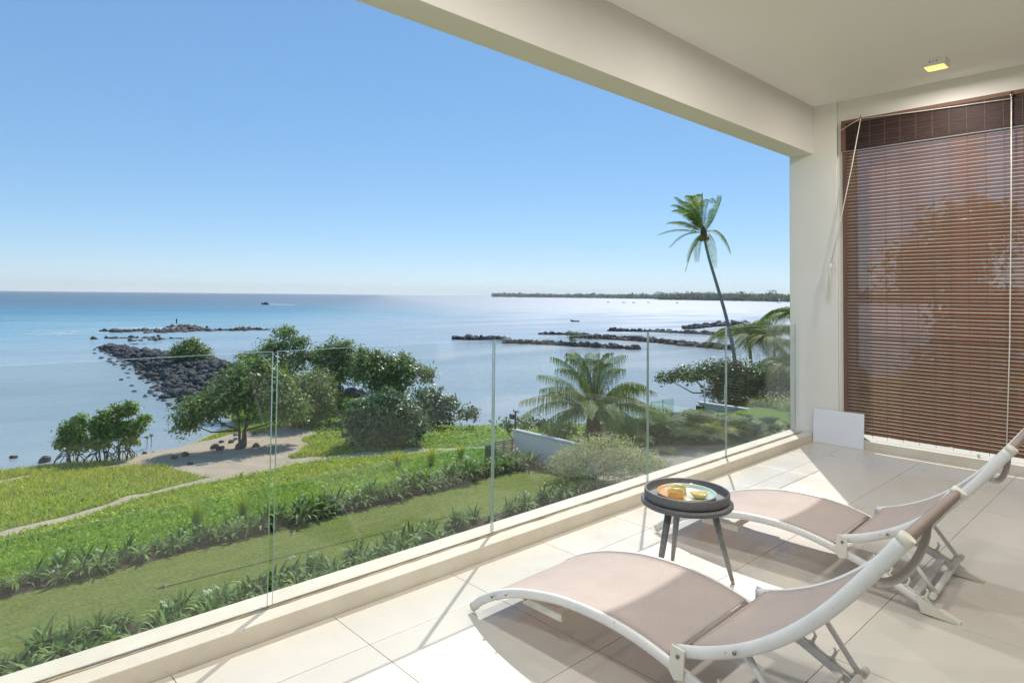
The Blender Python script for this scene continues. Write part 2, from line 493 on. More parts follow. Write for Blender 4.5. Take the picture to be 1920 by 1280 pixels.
# cords
def cord(pts, r, name='cord'):
    return MB().tube(pts, r, 6).build(name, M['cord'], blind)
cx = -0.034
cord([(cx, 2.150, 2.820), (cx - .006, 2.07, 2.858), (cx - .01, 1.985, 2.893)], 0.0032)
cord([(cx - .004, 1.985, 2.893), (cx - .006, 1.5, 2.865), (cx - .006, 0.925, 2.840)], 0.0030)
cord([(cx, 0.925, 2.86), (cx - .004, 0.935, 2.0), (cx - .006, 0.955, 1.0), (cx - .004, 0.985, 0.13)], 0.0042)
cord([(cx - .012, 1.982, 2.890), (cx - .018, 2.06, 2.45), (cx - .024, 2.16, 1.95), (cx - .028, 2.232, 1.625)], 0.0042)
kn = (cx - 0.028, 2.235, 1.60)
MB().lathe([(0.001, 0.022), (0.014, 0.016), (0.019, 0), (0.014, -0.016), (0.001, -0.022)], 10, kn).build('cord_knot', M['cord'], blind)
cord([(kn[0], kn[1] - .01, kn[2] + .01), (kn[0] - .01, kn[1] - .045, kn[2] + .035), (kn[0] - .01, kn[1] - .055, kn[2] - .01), (kn[0], kn[1] - .02, kn[2] - .04), (kn[0], kn[1], kn[2] - .01)], 0.0035, 'cord_loop')
for q, (a, b, c) in enumerate([(.030, .004, .30), (.045, .018, .33), (.012, -.018, .31), (.055, .0, .34)]):
    p0 = Vector(kn) + Vector((-.004 * q, .004, 0))
    lp = []
    for w in range(13):
        u = w / 12
        if u < .5:
            v = u * 2; lp.append((p0.x, p0.y + a * v ** 1.6, p0.z - c * v))
        else:
            v = 2 - u * 2; lp.append((p0.x - .004, p0.y + a * v ** 1.6 - (a - b) * v ** 2 * .9 - .008 * sin(v * pi), p0.z - c * v * .97))
    cord(lp, 0.0026, 'cord_tail')
for (y, z) in ((1.985, 2.895), (0.925, 2.868)):
    MB().lathe([(0.001, -.012), (0.012, -.008), (0.012, .008), (0.001, .012)], 10).build('pulley', M['brass'], blind, (cx - .004, y, z), (pi / 2, 0, 0))
    MB().tube([(cx + .010, y, z + .01), (cx, y, z + .03), (cx - .008, y + .004, z + .018)], .003, 6).build('screw_hook', M['brass'], blind)
# glass screen standing on the end kerb outside the blind
eg = MB().box(6.175, 6.187, -0.88, 2.115, 0.067, 1.072)
for fi in (0, 1, 2, 4): eg.mi[fi] = 1
tag(eg.build('glass_pane', [M['glass'], M['glass_edge']]), 'glass pane outside the brown blind on the end kerb', 'glass pane')

# ------------------------------------------------------------------ white board leaning in the corner
M['board'] = m_simple('white_board', (0.78, 0.81, 0.86), 0.45, var=0.03)
bo = MB().cbox(-0.0035, 0.0035, -0.212, 0.212, 0, 0.305, 0.0008).build('leaning_board', M['board'], None, (6.062, 2.192, 0.0015), (0, radians(5.0), radians(1.5)))
tag(bo, 'plain white rectangular board leaning on the pillar beside the blind', 'board')

# ------------------------------------------------------------------ ceiling lamp
def m_emit(name, col, st):
    t = NT(name); t.base((0.9, 0.8, 0.5), 0.4)
    t.bsdf.inputs['Emission Color'].default_value = (*col, 1); t.bsdf.inputs['Emission Strength'].default_value = st
    return t.m
LAMP_W = 7.0
M['lamp_glow'] = m_emit('lamp_glow', (1.0, 0.62, 0.13), 0.75)
M['lamp_white'] = m_simple('lamp_white', (0.84, 0.84, 0.82), 0.35, var=0.03)
def ceiling_lamp(x, y, label, watts):
    lamp = empty('ceiling_lamp', (x, y, 3.095)); tag(lamp, label, 'lamp', 'square ceiling lamps of the balcony')
    MB().cbox(-.075, .075, -.075, .075, -.052, -.001, .003).build('housing', M['lamp_white'], lamp)
    MB().box(-.058, .058, -.062, .062, -.0545, -.0525).build('diffuser', M['lamp_glow'], lamp)
    for yy, ww in ((.022, .012), (.0, .006), (-.022, .010)):
        MB().box(-.0762, -.0752, yy - ww / 2, yy + ww / 2, -.026, -.020).build('vent_slot', M['seal'], lamp)
    ld = bpy.data.lights.new('lamp_light', 'AREA'); ld.shape = 'SQUARE'; ld.size = .12; ld.energy = watts; ld.color = (1.0, 0.94, 0.86)
    lo = bpy.data.objects.new('lamp_light', ld); COL.objects.link(lo); lo.parent = lamp; lo.location = (0, 0, -.058)
ceiling_lamp(5.555, 1.295, 'small square white ceiling lamp with glowing yellow face', LAMP_W)
for x, nth in ((3.655, 'second'), (1.755, 'third'), (-0.145, 'fourth')):  # unseen lamps added to brighten the shaded balcony, modelled on the lamp above
    for y, row in ((1.295, 'sea-side row'), (-0.405, 'door-side row')):
        ceiling_lamp(x, y, 'added fill lamp out of view on the ceiling, %s from the end wall in the %s' % (nth, row), LAMP_W * 1.25)

# ------------------------------------------------------------------ sun loungers
def make_alu():
    t = NT('white_lounger_tube'); p = t.obj()
    n = t.noise(9, 5, 0.65, p); n2 = t.noise(55, 3, 0.6, p)
    c = t.mix(t.rng(n, 0.35, 0.7, 0, 1), (0.66, 0.67, 0.66), (0.76, 0.76, 0.74))
    c = t.mix(t.rng(n2, 0.70, 0.76, 0, 0.7), c, (0.36, 0.25, 0.13))
    return t.base(c, 0.33, 0.5)
M['alu'] = make_alu()
M['alu_grey'] = m_simple('grey_lounger_tube', (0.55, 0.55, 0.54), 0.4, var=0.1)
M['plastic'] = m_simple('aged_white_plastic', (0.70, 0.68, 0.60), 0.5, var=0.12, nscale=14)
M['bolt'] = m_simple('bolt_steel', (0.28, 0.23, 0.18), 0.35, metal=0.9, var=0.3, nscale=60)
def make_sling(name, c1, c2, transl):
    t = NT(name); p = t.obj()
    w = t.n.new('ShaderNodeTexWave'); w.wave_type = 'BANDS'; w.bands_direction = 'X'; w.inputs['Scale'].default_value = 190; w.inputs['Distortion'].default_value = 1.5
    w2 = t.n.new('ShaderNodeTexWave'); w2.wave_type = 'BANDS'; w2.bands_direction = 'Y'; w2.inputs['Scale'].default_value = 190; w2.inputs['Distortion'].default_value = 1.5
    t.l.new(p, w.inputs['Vector']); t.l.new(p, w2.inputs['Vector'])
    wv = t.math('MULTIPLY', w.outputs['Fac'], w2.outputs['Fac'])
    n = t.noise(5, 5, 0.6, p); sp = t.noise(140, 2, 0.5, p)
    c = t.mix(t.rng(n, 0.3, 0.7, 0, 1), c1, c2)
    c = t.mix(t.rng(sp, 0.3, 0.7, 0.0, 0.25), c, tuple(x * 0.7 for x in c1))
    t.base(c, 0.8, 0.2, normal=t.bump(wv, 0.25, 0.001))
    tl = t.n.new('ShaderNodeBsdfTranslucent'); t.l.new(c, tl.inputs[0])
    m1 = t.n.new('ShaderNodeMixShader'); m1.inputs[0].default_value = transl
    t.l.new(t.bsdf.outputs[0], m1.inputs[1]); t.l.new(tl.outputs[0], m1.inputs[2])
    tp = t.n.new('ShaderNodeBsdfTransparent')
    m2 = t.n.new('ShaderNodeMixShader'); tp.inputs[0].default_value = (1.0, 0.90, 0.82, 1)
    m2.inputs[0].default_value = 0.17     # open mesh weave lets some sun through
    t.l.new(m1.outputs[0], m2.inputs[1]); t.l.new(tp.outputs[0], m2.inputs[2])
    t.l.new(m2.outputs[0], t.out.inputs['Surface'])
    return t.m
M['sling'] = make_sling('taupe_sling', (0.58, 0.52, 0.495), (0.645, 0.58, 0.55), 0.32)
M['sling_hem'] = make_sling('brown_sling_hem', (0.36, 0.30, 0.275), (0.42, 0.355, 0.325), 0.1)

def spline(pts, n):
    """Catmull-Rom through 2D/3D points"""
    P = [Vector(q) for q in pts]; P = [P[0] * 2 - P[1]] + P + [P[-1] * 2 - P[-2]]
    out = []
    for i in range(1, len(P) - 2):
        for k_ in range(n):
            u = k_ / n
            a, b, c, d = P[i - 1], P[i], P[i + 1], P[i + 2]
            out.append(0.5 * ((2 * b) + (c - a) * u + (2 * a - 5 * b + 4 * c - d) * u * u + (3 * b - a - 3 * c + d) * u ** 3))
    out.append(P[-2])
    return out

BASE = [(0.0, .022), (.05, .062), (.12, .105), (.21, .145), (.31, .176), (.45, .205), (.58, .215), (.70, .213), (.82, .198), (.95, .166), (1.08, .128), (1.20, .077), (1.33, .018)]
BACK = [(.955, .222), (1.03, .244), (1.09, .268), (1.16, .302), (1.24, .353), (1.33, .428), (1.41, .512), (1.49, .612), (1.575, .728)]
W = 0.545
def make_lounger(loc, rotz, label, w_scale=1.0):
    """local: +X is the width, -Y is from foot end to head end, origin below the near-side foot tip"""
    t = empty('sun_lounger', loc, rotz)
    tag(t, label, 'sun lounger', 'two sling sun loungers on the balcony')
    base2 = spline([(s, z, 0) for s, z in BASE], 5)
    back2 = spline([(s, z, 0) for s, z in BACK], 5)
    P3 = lambda x, q: (x, -q[0], q[1])
    for x, sg in ((0.0, -1), (W, 1)):
        r = MB().tube([P3(x, q) for q in base2], 1.0, 12, ell=(.0180, .0125), up=(0, 0, 1)).build('base_rail', M['alu'], t)
        MB().tube([(x, .004, .018), (x, -.022, .039)], 1.0, 12, ell=(.0188, .0133), up=(0, 0, 1)).build('end_cap', M['plastic'], r)
        fo = MB().add([(x - .016, -1.27, .008), (x + .016, -1.27, .008), (x + .016, -1.405, .0), (x - .016, -1.405, .0),
                       (x - .016, -1.25, .072), (x + .016, -1.25, .072), (x + .016, -1.405, .010), (x - .016, -1.405, .010)],
                      [(0, 3, 2, 1), (4, 5, 6, 7), (0, 1, 5, 4), (1, 2, 6, 5), (2, 3, 7, 6), (3, 0, 4, 7)])
        fo.build('foot_cap', M['plastic'], r)
        b = MB().tube([P3(x, q) for q in back2], 1.0, 12, ell=(.0190, .0130), up=(0, 0, 1)).build('back_rail', M['alu'], t)
        MB().tube([P3(x, back2[-1] - (back2[-1] - back2[-3]) * .2), P3(x, back2[-1] + (back2[-1] - back2[-3]) * .2)], 1.0, 12, ell=(.0198, .0138), up=(0, 0, 1)).build('end_cap', M['plastic'], b)
        # hinge bracket
        xb = x + sg * .0175
        hb = MB().add([(xb - .003, -.945, .243), (xb - .003, -.99, .238), (xb - .003, -.985, .150), (xb - .003, -.955, .140), (xb - .003, -.935, .165),
                       (xb + .003, -.945, .243), (xb + .003, -.99, .238), (xb + .003, -.985, .150), (xb + .003, -.955, .140), (xb + .003, -.935, .165)],
                      [(0, 1, 2, 3, 4), (9, 8, 7, 6, 5), (0, 5, 6, 1), (1, 6, 7, 2), (2, 7, 8, 3), (3, 8, 9, 4), (4, 9, 5, 0)]).build('hinge_bracket', M['plastic'], t)
        def boltm(y, z, rr=.006):
            return MB().lathe([(rr, -.003), (rr, .002), (rr * .6, .0035), (.0006, .004)], 10).build('bolt', M['bolt'], t, (x + sg * (.0225), y, z), (0, sg * pi / 2, 0))
        boltm(-.968, .215); boltm(-1.150, .298); boltm(-.135, .113); boltm(-.215, .148, .0045)
        # folded front leg under the seat
        fl = MB().cbox(x - sg * .040 - .010, x - sg * .040 + .010, -.455, -.255, .112, .140, .003).build('folded_leg', M['plastic'], t)
        MB().tube([(x - sg * .02, -.275, .139), (x - sg * .052, -.275, .139)], .006, 8).build('leg_pivot', M['bolt'], fl)
        # notched rack on the rear of the base rail
        rk = MB()
        for q in range(4):
            s0 = 1.065 + q * .066; z0 = .137 - q * .0285 + .012
            rk.tube([(x, -s0, z0), (x, -s0 - .020, z0 + .006), (x, -s0 - .030, z0 + .030), (x, -s0 - .024, z0 + .042)], [.006, .006, .0055, .004], 6)
            rk.tube([(x, -s0 - .018, z0 + .004), (x, -s0 - .040, z0 - .013), (x, -s0 - .066, z0 - .026)], .006, 6)
        rk.build('notched_rack', M['plastic'], t)
        # prop strut
        st = MB().tube([(x - sg * .03, -1.155, .294), (x - sg * .03, -1.235, .190), (x - sg * .03, -1.310, .092)], .0095, 10).build('prop_strut', M['alu'], t)
        MB().tube([(x - sg * .015, -1.313, .088), (x + sg * .022, -1.313, .088)], .013, 10).build('strut_knob', M['plastic'], st)
    MB().tube([(.045, -1.312, .090), (W - .045, -1.312, .090)], .0125, 10).build('prop_bar', M['alu'], t)
    MB().cbox(.012, W - .012, -1.255, -1.222, .052, .066, .002).build('rear_cross_bar', M['alu'], t)
    for s_, z_ in ((.13, .098), (.50, .196), (.915, .168)):
        MB().tube([(.010, -s_, z_), (W - .010, -s_, z_)], .011, 8).build('seat_cross_bar', M['alu_grey'], t)
    MB().cbox(.035, W - .035, -.425, -.395, .110, .124, .002).build('folded_leg_bar', M['plastic'], t)
    # bowed tube behind the back rest
    bw = []
    for q in range(15):
        u = q / 14; e = sin(pi * u) ** .55
        bw.append((.010 + (W - .020) * u, -1.498 - .012 * e, .616 - .060 * e))
    MB().tube(bw, .0115, 10).build('back_bow', M['alu_grey'], t)
    # slings
    def sling(prof, s0, s1, sag, name, lift, nx=14):
        mb = MB(); rows = [q for q in prof if s0 <= q[0] <= s1]
        nr = len(rows); vs_ = []
        for i, q in enumerate(rows):
            e = sin(pi * i / (nr - 1)) ** .5 if nr > 1 else 0
            for k_ in range(nx + 1):
                u = k_ / nx
                vs_.append((.006 + (W - .012) * u, -q[0], q[1] + lift - sag * e * (1 - (2 * u - 1) ** 2)))
        m_ = len(vs_); th = .0022
        vs_ += [(a, b, c - th) for a, b, c in vs_]
        fs = []
        for i in range(nr - 1):
            for k_ in range(nx):
                a = i * (nx + 1) + k_
                fs.append((a, a + nx + 1, a + nx + 2, a + 1)); fs.append((m_ + a, m_ + a + 1, m_ + a + nx + 2, m_ + a + nx + 1))
        mb.add(vs_, fs, 0, True)
        ed = [(i * (nx + 1), (i + 1) * (nx + 1)) for i in range(nr - 1)] + [((i + 1) * (nx + 1) + nx, i * (nx + 1) + nx) for i in range(nr - 1)]
        ed += [(k_ + 1, k_) for k_ in range(nx)] + [((nr - 1) * (nx + 1) + k_, (nr - 1) * (nx + 1) + k_ + 1) for k_ in range(nx)]
        mb.f += [(a, b, m_ + b, m_ + a) for a, b in ed]; mb.mi += [0] * len(ed); mb.sm += [False] * len(ed)
        o = mb.build(name, M['sling'], t)
        return o, rows
    fine_b = spline([(s, z, 0) for s, z in BASE], 8); fine_k = spline([(s, z, 0) for s, z in BACK], 8)
    so, _ = sling(fine_b, .035, .925, .012, 'seat_sling', .016)
    MB().tube([(.02, -.925, .186), (W - .02, -.925, .186)], .006, 8).build('seat_hem', M['sling_hem'], so)
    ko, _ = sling(fine_k, .995, 1.56, .030, 'back_sling', .017)
    MB().tube([(.02, -.998, .246), (W - .02, -.998, .246)], .006, 8).build('back_hem', M['sling'], ko)
    # fabric rolled round the top bar
    q = back2[-1]
    rp = []
    for i in range(13):
        u = i / 12; rp.append((.012 + (W - .024) * u, -q[0] + .010, q[1] - .012))
    MB().tube(rp, 1.0, 12, ell=(.026, .015), up=(0, -.59, .81)).build('head_roll', M['sling_hem'], t)
    return t
L1 = make_lounger((1.735, 2.058, 0), radians(1.0), 'nearer sun lounger with white tube frame, left of the round side table')
L2 = make_lounger((3.068, 2.066, 0), radians(2.2), 'farther sun lounger with white tube frame, right of the round side table')

# ------------------------------------------------------------------ side table with tray, plate and bowls
def make_speck(name, c1, c2, rough, sc=240):
    t = NT(name); p = t.obj()
    n = t.noise(sc, 3, 0.6, p); n2 = t.noise(7, 4, 0.6, p)
    c = t.mix(t.rng(n, 0.35, 0.65, 0, 1), c1, c2)
    c = t.mix(t.rng(n2, 0.3, 0.7, 0, 0.3), c, c2)
    return t.base(c, rough, 0.4, normal=t.bump(n, 0.35, 0.002))
M['tray'] = make_speck('charcoal_tray', (0.075, 0.077, 0.085), (0.165, 0.168, 0.175), 0.5)
M['leg_grey'] = make_speck('grey_table_leg', (0.16, 0.165, 0.165), (0.26, 0.265, 0.26), 0.42, 120)
M['tip'] = m_simple('brass_leg_tip', (0.48, 0.42, 0.30), 0.3, metal=0.6)
tab = empty('side_table', (2.632, 1.612, 0)); tag(tab, 'round charcoal tray-top side table on three tapered grey legs', 'side table')
MB().lathe([(.001, .352), (.180, .352), (.200, .357), (.2055, .364), (.2055, .374), (.200, .379), (.001, .379)], 64).build('table_top', M['tray'], tab)
MB().lathe([(.001, .3795), (.178, .3795), (.189, .383), (.1905, .395), (.1905, .420), (.188, .424), (.183, .424), (.1805, .420), (.1800, .396), (.172, .390), (.001, .390)], 64).build('tray_rim', M['tray'], tab)
for ang in (-45, 50, 172):
    a = radians(ang); c_, s_ = cos(a), sin(a)
    lg = MB().tube([(c_ * .118, s_ * .118, .352), (c_ * .165, s_ * .165, .17), (c_ * .208, s_ * .208, .014)], [.0165, .0135, .009], 14).build('leg', M['leg_grey'], tab)
    MB().tube([(c_ * .2075, s_ * .2075, .018), (c_ * .2125, s_ * .2125, 0)], [.0092, .0075], 12).build('leg_tip', M['tip'], lg)
def make_glaze(name, stops, axis_scale):
    t = NT(name); p = t.obj(); s = t.sep(p)
    n = t.noise(9, 4, 0.6, p)
    f = t.math('ADD', t.math('ADD', t.math('MULTIPLY', s[0], axis_scale[0]), t.math('MULTIPLY', s[1], axis_scale[1])), t.math('MULTIPLY', n, 0.45))
    f = t.math('ADD', f, 0.28)
    c = t.ramp(f, stops)
    sp = t.noise(160, 2, 0.5, p)
    c = t.mix(t.rng(sp, 0.66, 0.72, 0, 0.6), c, (0.16, 0.08, 0.03))
    return t.base(c, 0.16, 0.6)
M['plate'] = make_glaze('plate_glaze', [(0.0, (0.48, 0.26, 0.11)), (0.28, (0.52, 0.34, 0.18)), (0.5, (0.52, 0.48, 0.38)), (0.72, (0.38, 0.46, 0.42)), (1.0, (0.34, 0.50, 0.49))], (2.6, -1.9))
plate = MB().lathe([(.001, .0), (.095, .0), (.118, .004), (.130, .014), (.1335, .024), (.1325, .0262), (.1295, .0255), (.124, .016), (.112, .0085), (.001, .0065)], 56).build('ceramic_plate', M['plate'], None, (2.622, 1.606, .3905))
tag(plate, 'shallow round plate glazed orange to turquoise, inside the tray', 'plate')
M['bowl_o'] = make_glaze('bowl_orange_glaze', [(0, (0.46, 0.26, 0.08)), (.5, (0.54, 0.37, 0.14)), (1, (0.58, 0.47, 0.22))], (4, 4))
M['bowl_g'] = make_glaze('bowl_green_glaze', [(0, (0.40, 0.44, 0.16)), (.5, (0.52, 0.52, 0.24)), (1, (0.60, 0.50, 0.22))], (4, 4))
M['bowl_y'] = make_glaze('bowl_yellow_glaze', [(0, (0.55, 0.47, 0.16)), (.5, (0.66, 0.56, 0.26)), (1, (0.70, 0.62, 0.36))], (5, 3))
M['spice'] = make_speck('ground_spice', (0.30, 0.20, 0.05), (0.45, 0.33, 0.10), 0.9, 200)
def cup(loc, r, h, mat_, label, fill=None):
    t = empty('small_bowl', loc); tag(t, label, 'bowl', 'small ceramic bowls on the plate')
    MB().lathe([(.001, 0), (r * .86, 0), (r * .97, .003), (r, .010), (r, h - .002), (r * .975, h), (r * .93, h - .002), (r * .91, .010), (r * .80, .006), (.001, .006)], 36).build('bowl_body', mat_, t)
    if fill: MB().lathe([(.001, h * .62), (r * .5, h * .60), (r * .905, h * .52)], 30).build('bowl_content', fill, t)
    return t
cup((2.566, 1.628, .3975), .0365, .030, M['bowl_o'], 'orange glazed straight-sided small bowl, leftmost on the plate')
cup((2.632, 1.652, .3975), .0350, .030, M['bowl_g'], 'greenish glazed straight-sided small bowl at the back of the plate', M['spice'])
ob = empty('small_bowl', (2.632, 1.545, .3975)); tag(ob, 'yellow oval boat-shaped small bowl, rightmost on the plate', 'bowl', 'small ceramic bowls on the plate')
mb = MB().lathe([(.001, 0), (.016, 0), (.026, .006), (.036, .019), (.0385, .024), (.0370, .0248), (.0345, .021), (.024, .009), (.001, .006)], 36)
mb.v = [(x * 1.15, y * .78, z + .006 * (abs(x) / .038) ** 2 * (z / .024)) for x, y, z in mb.v]
mb.build('bowl_body', M['bowl_y'], ob, None, (0, 0, radians(-47)))

# ================================================================== OUTDOORS
LAWN_Z = -6.2
SEA_Z = -8.7
rnd = random.Random(11)
nr = np.random.default_rng(7)

# ------------------------------------------------------------------ sea
def make_sea():
    t = NT('sea_water'); p = t.pos(); s = t.sep(p)
    wob = t.noise(0.008, 4, 0.6, p)
    # distance out to sea along the view of the open water (left) and the silvery bay (right)
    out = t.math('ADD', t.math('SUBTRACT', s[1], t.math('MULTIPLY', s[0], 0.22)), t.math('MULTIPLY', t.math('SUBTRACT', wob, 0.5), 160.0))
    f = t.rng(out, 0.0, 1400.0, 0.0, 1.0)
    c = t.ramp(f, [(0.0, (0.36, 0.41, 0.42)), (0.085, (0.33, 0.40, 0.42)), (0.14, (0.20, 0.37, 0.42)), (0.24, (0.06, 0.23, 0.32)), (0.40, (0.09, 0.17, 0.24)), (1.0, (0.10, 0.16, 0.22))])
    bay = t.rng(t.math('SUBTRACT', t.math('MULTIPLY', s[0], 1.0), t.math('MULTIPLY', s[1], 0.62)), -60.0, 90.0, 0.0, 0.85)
    c = t.mix(bay, c, (0.34, 0.36, 0.39))  # silvery glare of the bay painted into the base colour
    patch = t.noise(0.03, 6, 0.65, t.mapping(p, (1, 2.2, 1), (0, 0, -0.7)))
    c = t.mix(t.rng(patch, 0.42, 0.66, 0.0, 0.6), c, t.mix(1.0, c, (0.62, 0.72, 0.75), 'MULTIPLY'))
    w1 = t.noise(1.1, 4, 0.6, t.mapping(p, (1, 2.0, 1), (0, 0, -0.9)))
    w2 = t.noise(0.16, 4, 0.6, t.mapping(p, (1, 2.4, 1), (0, 0, -0.6)))
    h = t.math('ADD', t.math('MULTIPLY', w1, 0.25), t.math('MULTIPLY', w2, 0.9))
    calm = t.noise(0.02, 3, 0.5, t.mapping(p, (1, 3.0, 1), (0, 0, -0.75)))
    far = t.rng(t.math('ADD', s[0], s[1]), 120.0, 800.0, 0.0, 0.25)
    r = t.math('ADD', t.rng(calm, 0.35, 0.65, 0.16, 0.30), far)
    return t.base(c, r, 0.5, normal=t.bump(h, 0.55, 0.40))
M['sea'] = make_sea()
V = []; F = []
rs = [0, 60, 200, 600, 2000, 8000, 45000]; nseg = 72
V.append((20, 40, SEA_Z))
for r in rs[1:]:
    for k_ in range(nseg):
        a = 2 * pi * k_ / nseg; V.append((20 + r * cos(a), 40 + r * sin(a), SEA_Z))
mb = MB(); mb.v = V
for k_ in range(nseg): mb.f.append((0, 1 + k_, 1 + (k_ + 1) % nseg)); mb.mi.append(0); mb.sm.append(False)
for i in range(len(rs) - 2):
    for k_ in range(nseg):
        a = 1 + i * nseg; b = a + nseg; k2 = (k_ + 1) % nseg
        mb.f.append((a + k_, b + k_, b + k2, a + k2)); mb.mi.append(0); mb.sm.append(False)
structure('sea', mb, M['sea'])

# ------------------------------------------------------------------ shore terrain
SHORE = [(-60, 47), (-20, 46.5), (4, 45.7), (6.1, 45.3), (8.5, 44.6), (9.6, 44.3), (11.2, 44.9), (13.3, 45.2), (15.5, 47.5), (17.8, 49.6), (19, 54), (20.5, 58), (22, 62), (27, 64), (31, 60), (32, 53), (31.2, 46), (30.8, 41), (31.3, 38.2), (34, 35.9), (38, 33.5), (42, 32), (50, 31), (64, 29), (90, 15), (140, -20)]
LAND = SHORE + [(140, -60), (-60, -60)]
TPX = np.array([0, .1, .3, .6, .85, 1.0]); TPZ = np.array([-8.7, -8.38, -8.0, -7.5, -6.85, -6.35])
def poly_in(x, y, P):
    c = np.zeros(x.shape, bool); j = len(P) - 1
    for i in range(len(P)):
        xi, yi = P[i]; xj, yj = P[j]
        if yi != yj:
            cond = ((yi > y) != (yj > y)) & (x < (xj - xi) * (y - yi) / (yj - yi) + xi)
            c ^= cond
        j = i
    return c
def line_d(x, y, P):
    d = np.full(x.shape, 1e9)
    for (ax, ay), (bx, by) in zip(P, P[1:]):
        dx, dy = bx - ax, by - ay
        t_ = np.clip(((x - ax) * dx + (y - ay) * dy) / (dx * dx + dy * dy), 0, 1)
        d = np.minimum(d, np.hypot(x - ax - t_ * dx, y - ay - t_ * dy))
    return d
def vnoise(x, y, sc, seed=0):
    """cheap smooth value noise"""
    g_ = np.random.default_rng(seed).random((64, 64))
    X = x / sc; Y_ = y / sc; xi = np.floor(X).astype(int); yi = np.floor(Y_).astype(int)
    fx = X - xi; fy = Y_ - yi; fx = fx * fx * (3 - 2 * fx); fy = fy * fy * (3 - 2 * fy)
    a = g_[xi % 64, yi % 64]; b = g_[(xi + 1) % 64, yi % 64]; c = g_[xi % 64, (yi + 1) % 64]; d = g_[(xi + 1) % 64, (yi + 1) % 64]
    return a * (1 - fx) * (1 - fy) + b * fx * (1 - fy) + c * (1 - fx) * fy + d * fx * fy
def terrain_z(x, y):
    x = np.asarray(x, float); y = np.asarray(y, float)
    d = line_d(x, y, SHORE); ins = poly_in(x, y, LAND)
    t_ = d / (d + np.maximum(y - 21.3, 0) + 1e-6)
    z = np.interp(t_, TPX, TPZ)
    z = np.where(y < 21.3, -6.35, z)
    z = z + np.where(y > 22, (vnoise(x, y, 2.3, 1) - .5) * .16 + (vnoise(x, y, .8, 2) - .5) * .05, 0) * np.clip(d / 3, 0, 1)
    return np.where(ins, z, SEA_Z - np.minimum(d * .22, 1.6))
SAND = [(8.3, 41.3), (10.3, 45.6), (10.8, 43.9), (12.9, 45.6), (14.3, 45.3), (16.7, 45.6), (18.1, 43.5), (20.9, 46.0), (20.0, 40.0), (15.9, 34.8), (15.3, 32.5), (13.9, 32.0), (11.2, 32.6), (10.0, 38.8)]
PATH = [(14.5, 33.2), (13.5, 32.6), (11, 32.5), (10, 32.5), (7.1, 31.3), (4.75, 29.8), (3.5, 29.3), (2.5, 28.4), (-3, 25.5)]
PATH2 = [(-10, 37.5), (0, 39.8), (3.5, 40.6), (4.4, 41.6)]
PATH3 = [(15.3, 33.2), (19.5, 31.0), (21.1, 30.6), (23, 29.5), (24.9, 28.0), (28, 26)]
def sand_amount(x, y):
    jx = x + (vnoise(x, y, 1.1, 3) - .5) * 1.6; jy = y + (vnoise(x, y, 1.1, 4) - .5) * 1.6
    s_ = poly_in(jx, jy, SAND).astype(float)
    s_ = np.maximum(s_, np.clip(1 - line_d(jx, jy, SAND + SAND[:1]) / .35, 0, 1) * .7)
    jx = x + (vnoise(x, y, .9, 5) - .5) * .5; jy = y + (vnoise(x, y, .9, 6) - .5) * .5
    for P, w in ((PATH, .42), (PATH2, .35), (PATH3, .55)):
        s_ = np.maximum(s_, np.clip((w - line_d(jx, jy, P)) / .22 + .6, 0, 1))
    d = line_d(x, y, SHORE)
    near = np.clip(1 - d / .9, 0, 1) * .8
    return np.clip(np.maximum(s_, near), 0, 1)
nx_, ny_ = 340, 190
gx = np.concatenate([np.linspace(-55, -2, 40, endpoint=False), np.linspace(-2, 36, 220, endpoint=False), np.linspace(36, 135, 80)])
gy = np.concatenate([np.linspace(-50, 20, 12, endpoint=False), np.linspace(20, 66, 200)])
GX, GYY = np.meshgrid(gx, gy, indexing='ij')
GZ = terrain_z(GX, GYY)
SA = sand_amount(GX, GYY)
LUSH = np.clip(vnoise(GX, GYY, 5.0, 8) * 1.5 - .35 + np.clip(1 - np.abs(line_d(GX, GYY, PATH) - 1.6) / 3, 0, 1) * .5 + (GX > 16) * .35, 0, 1)
nxx, nyy = GX.shape
idx = np.arange(nxx * nyy).reshape(nxx, nyy)
Fq = np.stack([idx[:-1, :-1], idx[1:, :-1], idx[1:, 1:], idx[:-1, 1:]], -1).reshape(-1, 4)
def make_ground():
    t = NT('shore_ground'); p = t.pos()
    at = t.n.new('ShaderNodeAttribute'); at.attribute_name = 'cover'
    s = t.n.new('ShaderNodeSeparateColor'); t.l.new(at.outputs['Color'], s.inputs[0])
    n1 = t.noise(3.0, 6, 0.65, p); n2 = t.noise(0.6, 5, 0.6, p); n3 = t.noise(14, 4, 0.7, p)
    sand = t.mix(t.rng(n2, 0.3, 0.7, 0, 1), (0.42, 0.34, 0.25), (0.53, 0.45, 0.35))
    sand = t.mix(t.rng(n3, 0.62, 0.75, 0, 0.6), sand, (0.22, 0.17, 0.11))
    gr = t.mix(t.rng(n1, 0.3, 0.7, 0, 1), (0.15, 0.18, 0.035), (0.25, 0.27, 0.07))
    gr = t.mix(t.rng(n2, 0.4, 0.7, 0, 0.8), gr, (0.22, 0.21, 0.08))
    lush = t.mix(t.rng(n3, 0.3, 0.7, 0, 1), (0.08, 0.16, 0.022), (0.16, 0.27, 0.04))
    c = t.mix(s.outputs[1], gr, lush)
    sf = t.math('ADD', s.outputs[0], t.math('MULTIPLY', t.math('SUBTRACT', n1, 0.5), 0.9))
    c = t.mix(t.rng(sf, 0.42, 0.62, 0, 1), c, sand)
    return t.base(c, 0.9, 0.15, normal=t.bump(n3, 0.6, 0.06))
M['ground'] = make_ground()
gme = np_mesh('ground', np.stack([GX, GYY, GZ], -1).reshape(-1, 3), Fq, M['ground'], True)
ca = gme.color_attributes.new('cover', 'FLOAT_COLOR', 'POINT')
